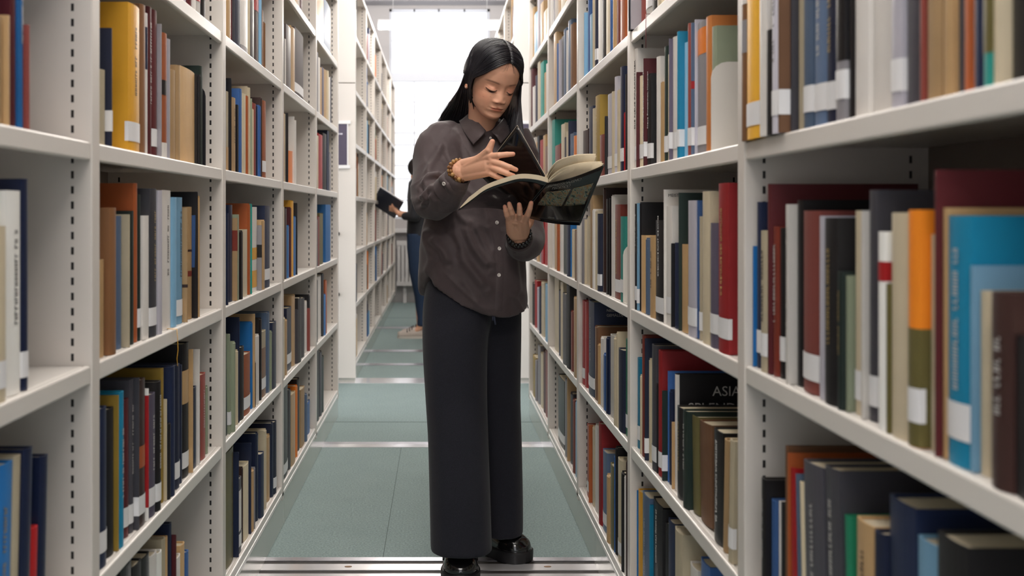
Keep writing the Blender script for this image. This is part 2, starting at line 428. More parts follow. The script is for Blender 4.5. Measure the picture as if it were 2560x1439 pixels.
cell(Rt,0,3,"1838 1867 -200 a:P|w.7-1|e.45-.62;1868 1899 -200 y:LP;1901 1917 -200 w:P;1918 1930 73 k:P;1932 1966 -200 v:LtP;1967 1984 -200 a:LP;1985 1997 -200 E;1998 2011 -200 c;2011 2037 -200 u:L;2038 2069 -200 u:Lt;2070 2091 -200 n:Lt;2092 2123 -200 e|k.25-.55:L;2124 2138 -200 k;2139 2185 -200 w;2186 2229 -200 w;2230 2268 -200 v:L;2269 2308 -200 E;2309 2319 -200 d;2320 2359 -200 T;2360 2397 -200 T;2398 2411 -200 E;2412 2436 -200 O;2437 2459 -200 n;2460 2490 -200 q|x.1-.3;2491 2531 -200 c;2532 2600 -200 k;2602 2660 -200 a")
cell(Rt,0,2,"1875 1888 508 c:t;1889 1894 615 B;1894 1904 505 n:L;1904 1920 577 c:Lt;1920 1934 460 m;1935 1951 567 R:t;1952 1962 570 k:L;1965 1995 511 w:t;1995 2009 500 k;2010 2049 527 d:L;2050 2062 540 v;2063 2094 545 k:t;2095 2115 680 g:t;2115 2137 690 s;2140 2166 527 c:L;2167 2175 527 w;2175 2195 475 E:L;2197 2215 580 w|r.75-.85;2216 2229 710 x;2230 2271 532 c;2272 2327 525 o:L|x.0-.50;2328 2345 587 c;2346 2358 425 m;2358 2371 520 T;2372 2429 540 t:Lt;2430 2452 665 l;2452 2478 730 c;2480 2540 735 A:t;2541 2640 860 k")
cell(Rt,0,1,"1905 1929 1200 k:t;1930 1947 1254 b;1948 1954 1254 w;1954 1963 1262 k;1964 1970 1117 a;1970 1981 1134 O;1983 1997 1179 r:F;1998 2007 1192 u:F;2008 2018 1215 c:F;2019 2071 1185 E:Ft;2074 2118 1190 E:Ft;2122 2139 1304 G:F;2143 2185 1319 T:t;2188 2222 1338 n;2225 2290 1274 n;2296 2345 1368 l;2345 2420 1372 k")
cell(Rt,1,4,"1572 1578 -60 k:P;1578 1590 -80 n:P;1590 1603 -70 e:P;1604 1615 -70 d;1616 1631 -60 w:L;1632 1644 -90 k;1645 1664 -70 c;1665 1684 -50 w;1685 1705 -50 b")
cell(Rt,1,3,"1583 1596 120 w:L;1597 1601 180 m;1601 1608 188 c:L;1609 1620 146 m:L;1620 1628 183 k:L;1643 1655 140 w;1655 1662 200 T;1663 1671 114 g:L;1671 1677 136 c:L;1677 1684 97 p:L;1684 1693 90 w:L;1694 1712 78 t:L;1713 1720 105 l;1721 1727 57 d:L;1728 1738 57 u:L|r.5-.56;1738 1745 49 v;1745 1766 48 e:L|o.75-.95;1767 1781 38 h;1782 1792 64 s")
cell(Rt,1,2,"1589 1595 509 k:L;1595 1601 508 l:L;1601 1604 505 k;1604 1617 589 T;1617 1625 595 u;1626 1639 591 T:t;1640 1661 551 k:L;1662 1666 474 w;1667 1681 515 w:L;1682 1688 608 k:t;1688 1700 608 n;1701 1706 482 g;1706 1720 612 T;1721 1743 501 v:L;1744 1749 501 b;1750 1756 541 c:L;1757 1775 478 c;1777 1796 558 p:L;1797 1822 457 r:L")
cell(Rt,1,1,"1586 1602 897 t:L;1602 1606 938 c;1607 1614 840 R;1615 1624 846 n:L;1625 1630 898 c;1631 1642 865 E:L;1642 1647 958 k:t;1648 1656 878 r:L;1656 1669 977 g:L;1670 1676 929 b;1676 1682 977 n;1682 1687 1055 T:L;1689 1694 936 k:W;1694 1708 1023 k:t;1709 1732 1030 g:t;1734 1750 1050 x:F;1753 1782 1073 a:F;1786 1808 1084 k;1809 1819 1100 T:N;1822 1832 1100 c:NL")
cell(Rt,1,0,"1583 1596 1226 B;1597 1606 1233 y;1607 1630 1247 u:t;1631 1634 1262 t;1634 1657 1270 k;1658 1664 1275 k;1665 1672 1311 k;1672 1686 1311 n;1688 1716 1338 c;1726 1745 1428 w;1753 1775 1419 b")
cell(Rt,2,4,"1466 1472 31 l;1472 1477 -20 b;1477 1484 29 l;1484 1489 -20 c;1489 1496 -30 n:L;1496 1507 -40 w;1507 1515 -40 k;1516 1527 -40 c;1528 1533 -40 b;1534 1542 -50 T;1543 1551 -50 R;1552 1563 -60 O")
cell(Rt,2,3,"1458 1470 321 A;1473 1484 264 n;1484 1489 267 c;1489 1500 236 z:t;1501 1512 332 R|w.8-.9;1515 1518 290 k:F;1520 1531 232 v:L;1532 1538 224 c;1538 1545 190 v:L;1546 1551 221 c:L;1552 1560 165 n:L;1561 1566 280 r;1566 1572 180 k:L")
cell(Rt,2,2,"1457 1463 545 e:L;1463 1470 548 c;1470 1476 540 c;1476 1483 488 T;1483 1490 522 w;1491 1495 525 c;1495 1505 534 n:L;1510 1515 469 A;1518 1524 494 k:L;1525 1530 495 k:L;1531 1537 486 w|Y.75-1|Y.35-.6;1538 1551 511 R:L;1552 1562 541 q:L")
cell(Rt,2,1,"1456 1464 752 r:L;1464 1471 753 r:L;1472 1486 756 n:Lt;1489 1496 817 a;1497 1503 860 T;1504 1510 844 w;1511 1517 886 b;1518 1526 844 n;1527 1536 840 w;1537 1543 845 c;1543 1546 830 c;1547 1564 877 n;1566 1573 850 G:L")
cell(Rt,2,0,"1468 1479 1073 d:L;1480 1483 1062 O;1483 1490 1072 c;1490 1497 1067 w;1498 1507 1061 r;1508 1518 1134 u:L;1519 1526 1191 T:L;1527 1537 1169 x;1538 1541 1140 b;1541 1545 1119 k:L;1546 1555 1153 c:L;1556 1562 1183 k;1562 1567 1190 w:L;1568 1573 1155 A")
cell(Rt,3,5,"1378 1385 -30 w;1385 1390 -40 e;1390 1397 -50 w;1397 1403 -50 T;1403 1412 -50 c")
cell(Rt,3,4,"1385 1394 79 T;1394 1399 105 b;1399 1406 97 v;1406 1411 86 E;1411 1417 68 u;1418 1422 72 w;1422 1428 46 u;1428 1433 56 a")
cell(Rt,3,3,"1377 1387 298 q;1388 1400 358 R;1404 1412 306 c;1413 1417 340 E;1418 1422 325 c;1422 1426 302 n;1427 1434 330 u;1436 1443 335 o")
cell(Rt,3,2,"1377 1386 500 w;1388 1394 505 T;1394 1400 520 O;1401 1409 500 w;1410 1418 520 g:L;1419 1427 560 n:L;1427 1431 545 B;1431 1438 573 c;1438 1446 575 a")
cell(Rt,3,1,"1387 1397 690 c;1399 1403 725 n;1403 1408 700 c;1408 1416 735 E:L;1417 1427 695 k;1429 1434 778 R:F;1436 1443 744 T:F")
cell(Rt,3,0,"1396 1411 954 k:L;1414 1419 950 e;1420 1427 940 T;1428 1433 985 E;1434 1439 1000 R:F;1440 1447 1010 l:F")
cell(Rt,4,5,"1329 1336 16 T;1336 1344 25 l;1345 1352 -20 v;1352 1359 0 T;1360 1370 31 c|q.8-1")
cell(Rt,4,4,"1329 1333 170 m;1333 1340 214 w;1340 1345 185 n;1345 1351 150 c;1352 1362 150 q:L;1362 1367 177 T;1367 1371 155 w")
cell(Rt,4,3,"1329 1333 345 R;1333 1340 342 w;1341 1345 352 T;1345 1351 338 k;1351 1358 346 r;1359 1364 335 T;1364 1371 362 a")
cell(Rt,4,2,"1334 1338 560 e;1343 1351 545 T;1351 1355 548 e;1355 1362 545 r:L;1363 1370 545 r:L")
cell(Rt,4,1,"1327 1332 725 A;1332 1337 708 k;1338 1343 702 r;1344 1349 720 v;1350 1353 715 n;1354 1361 707 c;1364 1371 712 l")
cell(Rt,4,0,"1333 1340 895 z;1340 1345 900 e;1346 1352 865 e;1353 1358 885 c;1360 1365 880 m:L;1365 1371 877 d")

def spec(s):
    """colour code, flags, bands"""
    parts = s.split('|'); head = parts[0].split(':'); fl = head[1] if len(head) > 1 else ''
    bands = []
    for p in parts[1:]:
        if ':' in p: p, f2 = p.split(':'); fl += f2
        a, z = p[1:].split('-'); bands.append((p[0], float(a), float(z)))
    return head[0], fl, bands

def book_geo(side, t, w, h, rng):
    """cover shell, in local coords: spine centre-bottom at origin, spine faces -side*x ... body goes to +side*x, thickness y"""
    S = side; ct = min(.0028, t * .18); bow = min(.0042, t * .14)
    cov = MB()
    n = 6
    outer = []; 
    for i in range(n + 1):
        a = -1 + 2 * i / n; outer.append((-(bow) * (1 - a * a), a * t / 2))
    # closed horseshoe profile: outer spine curve, far board, inner, near board
    inner = [( -(bow) * (1 - a * a) * .9 + ct, a * (t / 2 - ct)) for a in [1 - 2 * i / n for i in range(n + 1)]]
    prof = [(w, -t / 2)] + outer + [(w, t / 2), (w, t / 2 - ct)] + inner + [(w, -(t / 2 - ct))]
    rings = [[(S * x, y, z) for x, y in prof] for z in (0, h)]
    cov.loft(rings, cap=False)
    m = len(prof)
    # top and bottom faces of the shell, quad strips
    o = [0] + list(range(1, n + 2)) + [n + 2]; inn = [m - 1] + list(range(2 * n + 4, n + 3, -1))+ [n + 3]
    for z, k0 in ((0, 0), (1, m)):
        for i in range(len(o) - 1):
            f = (o[i] + k0, o[i + 1] + k0, inn[i + 1] + k0, inn[i] + k0)
            if len(set(f)) == 4: cov.f.append(f); cov.m.append(0)
    pg = MB(); e = .004
    pg.box((S * (ct - bow * .4), -t / 2 + ct * 1.02, e * .6), (S * (w - e), t / 2 - ct * 1.02, h - e))
    return cov, pg

def band_geo(mb, side, t, w, z0, z1, grow, mi=0, wrap=1.0, depth=None):
    bow = min(.0042, t * .14); n = 6; prof = []
    d = w if depth is None else depth
    prof.append((d, -t / 2 - grow))
    for i in range(n + 1):
        a = (-1 + 2 * i / n); prof.append((-(bow) * (1 - a * a) - grow, a * (t / 2 + grow) * wrap))
    prof.append((d, t / 2 + grow))
    rings = [[(side * x, y, z) for x, y in prof] for z in (z0, z1)]
    k = len(prof)
    vs = [v for r in rings for v in r]
    fs = [(i, i + 1, i + 1 + k, i + k) for i in range(k - 1)]
    mb.add(vs, fs, mi)

ROWW = ['lowest shelf', 'second shelf up', 'third shelf up', 'fourth shelf up', 'fifth shelf up', 'sixth shelf up']
BAYW = {-1: ['bay cut off at left edge', 'first full left bay', 'second full left bay', 'third full left bay', 'last near left bay'],
        1: ['nearest right bay', 'second right bay', 'third right bay', 'fourth right bay', 'last near right bay']}
BOOKS = []
for (side, bay, row), s in DATA.items():
    rng = random.Random(hash((side, bay, row)) & 0xffff if False else (side + 2) * 1000 + bay * 37 + row)
    items = [q.split() for q in s.split(';')]
    items = [(float(a), float(b_), float(c), d) for a, b_, c, d in items]
    if side > 0: items = items[::-1]
    yprev = -.30 + bay + 1.0 + .002 - (0 if bay else .0)
    ylim = -.30 + bay + 2 - .038 - .002
    if bay == 0: yprev = .702
    cellb = []
    for x0, x1, yt, sp in items:
        c, fl, bands = spec(sp)
        rec = rng.uniform(.008, .024)
        if 'P' in fl: rec = -.004
        face = (XL if side < 0 else XR) + rec
        if side < 0: ya, yb = face * F / (VX - x0), face * F / (VX - x1)
        else: ya, yb = face * F / (x1 - VX), face * F / (x0 - VX)
        ya = max(ya, yprev + .0006); yb = max(yb, ya + .006)
        if yb > ylim: yb = ylim; 
        if yb - ya < .004: continue
        zt = H - (yt - VY) * ya / F
        cl = SHZ[row + 1] - .034 - SHZ[row] if row < 6 else .34
        h = max(.13, min(cl, zt - SHZ[row])) if yt > -15 else cl - rng.uniform(.0, .03)
        t = yb - ya; lean = 0
        if 'F' in fl: lean = 1
        if 'N' in fl: lean = -1
        w = min(.268, max(.12, h * rng.uniform(.70, .80)))
        area = (x1 - x0) * h * F / ya
        cellb.append(dict(side=side, bay=bay, row=row, c=c, fl=fl, bands=bands, face=face, ya=ya, yb=yb, t=t, h=h, w=w, lean=lean, area=area, x0=x0, k=rng.choice((0, 0, 1, 2))))
        yprev = yb
    for i, bk in enumerate(cellb):
        bk['prev'] = cellb[i - 1] if i else None; bk['next'] = cellb[i + 1] if i + 1 < len(cellb) else None
        bk['i'] = i; bk['n'] = len(cellb)
        BOOKS.append(bk)

# leaning books are only tipped as far as the free gap beside them allows
for bk in BOOKS:
    if not bk['lean']: continue
    bk['ang'] = math.radians(3.2) * bk['lean']

KEEP = {(1, 1, 2, 1662), (1, 1, 1, 1689), (1, 2, 1, 1472), (1, 1, 2, 1589), (1, 1, 2, 1595), (1, 1, 3, 1609), (1, 1, 3, 1620)}
for q in BOOKS:
    if any((q['side'], q['bay'], q['row']) == k_[:3] and abs(q['x0'] - k_[3]) < .6 for k_ in KEEP): q['area'] += 1e4
BOOKS.sort(key=lambda q: -q['area'])
INDIV = BOOKS[:300]; REST = BOOKS[300:]
# ---- unique labels
def word(c): return PAL[c][1]
used_labels = {}
def label_for(bk):
    th = 'thin ' if bk['t'] < .014 else ('thick ' if bk['t'] > .045 else '')
    tall = 'tall ' if bk['h'] > .29 else ('short ' if bk['h'] < .2 else '')
    tail = '%s, %s' % (ROWW[bk['row']], BAYW[bk['side']][bk['bay']])
    if bk['side'] < 0 and bk['bay'] == 0: tail = ROWW[bk['row']] + ', left edge bay'
    me = word(bk['c']); p, nx = bk['prev'], bk['next']
    if p is None and nx is not None: rel = 'nearest the camera beside %s one' % word(nx['c'])
    elif nx is None and p is not None: rel = 'farthest along beside %s one' % word(p['c'])
    elif p is None: rel = 'alone'
    elif p['c'] == nx['c']: rel = 'between two %s ones' % word(p['c'])
    else: rel = 'between %s and %s' % (word(p['c']), word(nx['c']))
    return me, th, tall, rel, tail
seen = set()
for bk in INDIV:
    me, th, tall, rel, tail = label_for(bk)
    lean = 'leaning ' if bk['lean'] else ''
    lab = None
    ordn = ['first', 'second', 'third', 'fourth', 'fifth', 'sixth', 'seventh', 'eighth', 'ninth', 'tenth', '11th', '12th', '13th', '14th', '15th', '16th', '17th', '18th', '19th', '20th', '21st', '22nd', '23rd', '24th', '25th', '26th', '27th', '28th', '29th']
    cands = ['%s%s book %s, %s' % (th + lean, me, rel, tail), '%s%s book %s, %s' % (tall + th + lean, me, rel, tail),
             '%s book, %s from its near end, %s' % (me, ordn[bk['i']], tail)]
    for q in cands:
        if q not in seen and len(q.split()) <= 16: lab = q; break
    seen.add(lab); bk['label'] = lab
# labels that describe a neighbour pattern occurring twice were replaced by their place in the row

def place(o, bk):
    # local y=0 is the middle of the thickness; x grows into the shelf
    yc = (bk['ya'] + bk['yb']) / 2
    o.location = (bk['side'] * bk['face'], yc, SHZ[bk['row']] + .0004)
    if bk['lean']:
        a = bk['ang']; o.rotation_euler = (-a, 0, 0)
        o.location.z += abs(math.sin(a)) * bk['t'] / 2

def decorate(bk, cov_o):
    s, t, w, h = bk['side'], bk['t'], bk['w'], bk['h']
    bow = min(.0042, t * .14)
    for j, (c, a, z) in enumerate(bk['bands']):
        mb = MB(); band_geo(mb, s, t, w, h * a + .0005, h * min(z, .999), .0004 + .0001 * j)
        mb.build('cover_panel', bmat(c), cov_o)
    if 'L' in bk['fl']:
        lh = .036; z0 = .018 + (bk['x0'] * 7 % 5) * .002
        mb = MB(); band_geo(mb, s, t, w, z0, z0 + lh, .0009, depth=.016 if t < .02 else .006)
        mb.build('call_number_label', LABEL, cov_o)
    if 'W' in bk['fl']:
        mb = MB(); band_geo(mb, s, t, w, .0005, h - .0005, .0004, depth=.004); mb.build('spine_panel', bmat('w'), cov_o)
    if 't' in bk['fl'] and t > .008:
        dark = bk['c'] in 'knmgrAEpubBtxGRaOdz'
        r = random.Random(int(bk['x0'] * 13)); mb = MB()
        gw = min(.010, t * .34); z = h * r.uniform(.30, .4); z1 = h * r.uniform(.78, .9)
        X0 = -s * 0 
        while z < z1:
            if r.random() < .16: z += .006; continue
            l = gw * r.uniform(.35, .55)
            xx = -s * (bow + .0006)
            k = r.random()
            if k < .5:
                mb.add([(xx, -gw / 2, z), (xx, gw / 2, z), (xx, gw / 2, z + l * .35), (xx, -gw / 2, z + l * .35)], [(0, 1, 2, 3)])
                mb.add([(xx, -gw / 2, z), (xx, -gw / 4, z), (xx, -gw / 4, z + l), (xx, -gw / 2, z + l)], [(0, 1, 2, 3)])
            else:
                mb.add([(xx, -gw / 2, z), (xx, gw / 2, z), (xx, gw / 2, z + l * .35), (xx, -gw / 2, z + l * .35)], [(0, 1, 2, 3)])
                mb.add([(xx, -gw / 2, z + l * .65), (xx, gw / 2, z + l * .65), (xx, gw / 2, z + l), (xx, -gw / 2, z + l)], [(0, 1, 2, 3)])
            z += l * 1.45
        if mb.v: mb.build('spine_title', (SILVER if r.random() < .6 else GOLD) if dark else INK, cov_o)

rr = random.Random(3)
for bk in INDIV:
    cov, pg = book_geo(bk['side'], bk['t'], bk['w'], bk['h'], rr)
    o = cov.build('book', bmat(bk['c'], bk['k']))
    place(o, bk); bk['o'] = o
    tag(o, bk['label'], 'book', 'books on the %s, %s' % (ROWW[bk['row']], BAYW[bk['side']][bk['bay']]))
    pg.build('page_block', PAGES, o)
    decorate(bk, o)

# exact lettering that can be read on some spines / covers
def find(side, bay, row, x0):
    for q in BOOKS:
        if (q['side'], q['bay'], q['row']) == (side, bay, row) and abs(q['x0'] - x0) < .6: return q
def spine_text(side, bay, row, x0, txt, size, z0, m, up=True, xs=1.0):
    q = find(side, bay, row, x0)
    if not q or 'o' not in q: return
    if not up: z0 = q['h'] - .018
    bow = min(.0042, q['t'] * .14); s = q['side']
    xx = -s * (bow + .0008)
    # reading bottom to top: baseline runs along +z, letters face the aisle
    nrm = Vector((-s, 0, 0))
    u = Vector((0, 0, 1 if up else -1)); v = nrm.cross(u)
    M = basis((xx, 0, z0), u, v) @ Matrix.Translation((0, -size * .35, 0))
    text_obj('spine_title', txt, size, M, m, q['o'], xs=xs)
spine_text(Rt, 1, 3, 1583, 'DIE NEUE PINAKOTHEK', .0165, .10, INK, xs=1.0)
spine_text(Rt, 1, 3, 1609, 'LUDWIG I. UND DIE NEUE PINAKOTHEK', .011, .055, SILVER, xs=.9)
spine_text(Rt, 1, 3, 1620, 'Neue Pinakothek, M\u00fcnchen', .0125, .09, SILVER, xs=1)
spine_text(Rt, 1, 2, 1589, 'Die Alte Sammlung', .0105, .16, SILVER)
spine_text(Rt, 1, 2, 1595, 'GEM\u00c4LDEGALERIE', .010, .14, INK)
spine_text(Rt, 1, 2, 1640, 'GRIECHISCHE KUNST  DIE ANTIKE', .009, .10, SILVER)
spine_text(Rt, 1, 2, 1797, 'DIE GEM\u00c4LDE DER SAMMLUNG', .011, .10, GOLD)
spine_text(Rt, 1, 1, 1786, 'AMSTERDAM: KUNSTMUSEUM. CA', .0125, .27, SILVER, up=False, xs=.78)
spine_text(Rt, 1, 0, 1634, 'All the paintings of the Renaissance', .0125, .27, SILVER, up=False, xs=.7)
spine_text(Rt, 2, 2, 1538, 'STADT FRANKFURT GEM\u00c4LDE', .0115, .07, GOLD, xs=1)

def cover_text(side, bay, row, x0, txt, size, din, dz, m, off=.0006):
    """text on the board that faces the camera; din = distance of the text start from the spine, dz = below the top"""
    q = find(side, bay, row, x0)
    if not q or 'o' not in q: return
    t, h = q['t'], q['h']
    M = basis((din, -t / 2 - off, h - dz), (1, 0, 0), (0, 0, 1))
    text_obj('cover_title', txt, size, M, m, q['o'])
cover_text(Rt, 1, 2, 1662, 'MEISTERMARKE', .0095, .008, .016, INK)
cover_text(Rt, 1, 1, 1689, 'ASIAN', .030, .075, .046, SILVER)
cover_text(Rt, 1, 1, 1689, 'SPLENDOR', .030, .022, .082, SILVER)
cover_text(Rt, 2, 1, 1472, 'NIEDERL\u00c4NDISCHE', .0125, .040, .030, SILVER)
cover_text(Rt, 2, 1, 1472, 'GEM\u00c4LDE VON', .0125, .040, .046, SILVER)

# the many small far books: one object
codes = 'kkknnbBlgsoORrmdwwwccTTTaAeEpuvx'
stuff = MB(); scol = {}
def smi(c):
    if c not in scol: scol[c] = len(scol)
    return scol[c]
def add_plain(side, face, ya, t, w, h, z, c):
    bow = min(.006, t * .2); s = side
    mi = smi(c)
    n = 4; prof = [(w, -t / 2)] + [(-(bow) * (1 - a * a), a * t / 2) for a in [-1 + 2 * i / n for i in range(n + 1)]] + [(w, t / 2)]
    yc = ya + t / 2
    rings = [[(s * (face + x), yc + y, zz) for x, y in prof] for zz in (z + .0004, z + h - .004)]
    stuff.loft(rings, True, mi)
    # board tops stand a little above the page block
    for e in (-1, 1):
        y0_ = yc + e * (t / 2 - .0011)
        stuff.box((s * (face - .0005), y0_ - .001, z + h - .0042), (s * (face + w), y0_ + .001, z + h), mi)
    stuff.box((s * (face + .004), yc - t / 2 + .002, z + h - .0045), (s * (face + w - .004), yc + t / 2 - .002, z + h - .0036), smi('page'))
for bk in REST:
    add_plain(bk['side'], bk['face'], bk['ya'], bk['t'], bk['w'], bk['h'], SHZ[bk['row']], bk['c'])
rg = random.Random(11)
FIX = {(-1, 1, 2): [('k', .05), ('y', .09)], (-1, 0, 2): [('r', .035)], (-1, 0, 1): [('B', .07)], (-1, 1, 3): [('B', .05)], (-1, 0, 5): [('o', .06)], (-1, 0, 4): [('T', .06)], (-1, 0, 0): [('n', .06), ('T', .04)]}
for side in (-1, 1):
    for bay in range(6):
        for row in range(7):
            y = 6.893 + bay; lim = y + rg.uniform(.12, .55)
            z = SHZ[row]; cl = (SHZ[row + 1] - .034 - z) if row < 6 else .34
            y = 6.893 + bay + rg.choice((0, 0, .02))
            for c, t in FIX.get((side, bay, row), []):
                add_plain(side, (XL if side < 0 else XR) + .01, y, t, .2, rg.uniform(.22, .27), z, c); y += t + .001
            if (side, bay, row) in FIX: lim = y + .05
            while y < lim:
                t = rg.uniform(.012, .05); h = min(cl, rg.uniform(.18, .31))
                add_plain(side, (XL if side < 0 else XR) + rg.uniform(.01, .03), y, t, h * .75, h, z, rg.choice(codes)); y += t + .0008
mats_ = [None] * len(scol)
for c, i in scol.items(): mats_[i] = PAGES if c == 'page' else bmat(c)
so = stuff.build('far_books', mats_)
tag(so, 'many small distant books of mixed colours on the far shelving along both sides', 'books', kind='stuff')

# metal book ends
def bookend(side, y, row, hx, c, label, face_in=.02, w=.14, h=.16, foot=.0):
    face = XL if side < 0 else XR
    b = MB(); r = .03
    pr = [(0, 0), (w, 0), (w, h - r)] + [(w - r + r * math.cos(a), h - r + r * math.sin(a)) for a in (.4, .8, 1.2, 1.57)] + \
         [(r - r * math.cos(a), h - r + r * math.sin(a)) for a in (1.57, 1.2, .8, .4)] + [(0, h - r)]
    rings = [[(side * x, dy, z) for x, z in pr] for dy in (0, .0016)]
    b.loft(rings)
    o = b.build('book_end', mat('bookend_' + c, hx, .35)); o.location = (side * (face + face_in), y, SHZ[row] + .0005)
    b2 = MB(); b2.box((0, -.05, 0), (side * w, -.0002, .0008)); b2.build('foot_plate', o.data.materials[0], o)
    tag(o, label, 'book end', 'metal book ends on the shelves')
q = find(Rt, 1, 3, 1782); bookend(1, q['ya'] - .004, 3, 'e5e0d8', 'white', 'cream metal book end in front of the sage book, second right bay', .012, .16, .165)
bpy.data.objects[-1] if False else None
q = find(Rt, 2, 2, 1552); bookend(1, q['ya'] - .004, 2, 'e5e0d8', 'white', 'cream metal book end in front of the turquoise book, third right bay', .012, .14, .16)
q = find(Lf, 1, 3, 497); bookend(-1, q['yb'] + .003, 3, '17161a', 'black', 'black metal book end at the far end of the shelf beside a dark green book', .012, .14, .20)

# ribbon bookmarks hanging below shelf edges
RB = [((363, 818, 1.96), [(0, 0, 0), (.004, 0, -.02), (.006, 0, -.045), (.001, 0, -.062), (.004, 0, -.078)], 'e0a832', 'yellow ribbon bookmark hanging over a shelf edge in the first full left bay', -1),
      ((1620, 38, 2.45), [(0, 0, 0), (-.006, 0, -.025), (-.002, 0, -.055), (-.001, 0, -.08)], '6e1f26', 'dark red ribbon bookmark hanging from the fifth shelf at right', 1)]
for (px, py, Y), pts, cc, lab, s in RB:
    face = XL if s < 0 else XR
    Yc = face * F / abs(px - VX) if s > 0 else face * F / abs(436 - VX)
    p0 = Vector((s * (face - .004), Yc, (SHZ[2] if s < 0 else SHZ[4]) + .001))
    b = MB(); b.tube([(s * .02, 0, .001)] + [(-s * (.001 + abs(p[0]) * .2), p[0], p[2]) for p in pts], [(.0024, .0006)] * 1 + [(.0024, .0006)] * len(pts), 6)
    o = b.build('ribbon_bookmark', mat('ribbon_' + cc, cc, .5), smooth=True); o.location = p0
    tag(o, lab, 'bookmark')

# ------------------------------------------------------------------ the reading woman
def skin_mat():
    m = mat('skin', 'dba78b', .48, sub=.12, spec=.35, bump=.04, bscale=900)
    nt = m.node_tree; N = nt.nodes; L = nt.links; bs = N['Principled BSDF']
    a = N.new('ShaderNodeAttribute'); a.attribute_name = 'tint'
    mx = N.new('ShaderNodeMix'); mx.data_type = 'RGBA'; mx.blend_type = 'MULTIPLY'; mx.inputs[0].default_value = 1
    mx.inputs[6].default_value = bs.inputs['Base Color'].default_value
    L.new(a.outputs['Color'], mx.inputs[7]); L.new(mx.outputs[2], bs.inputs['Base Color'])
    return m
SKIN = skin_mat()
HAIR = mat('black_hair', '15131a', .36, spec=.6)
SHIRT = mat('taupe_shirt_cloth', '483d3e', .60, var=.08, scale=90, bump=.15, bscale=700, sheen=.15, spec=.3)
TROUS = mat('charcoal_knit', '26262d', .92, var=.42, scale=420, bump=.3, bscale=600, spec=.15, sheen=.1, detail=5)
LEATH = mat('black_leather', '0e0d0f', .16, spec=.7, coat=.5)
SOLE = mat('rubber_sole', '141316', .5)

woman = empty('person', P(1180, 1425, 3.23) * 1.0, 'woman with long black hair in taupe shirt and wide charcoal trousers reading a black book', 'person')
woman.location.z = 0
WO = Vector(woman.location)
def local(o, root=None):
    """meshes are laid out in world space, then re-based on the person's origin"""
    off = WO if root is None else root
    o.data.transform(Matrix.Translation(-off)); return o

def grid_interp(zs, vals, z): return np.interp(z, zs, vals)

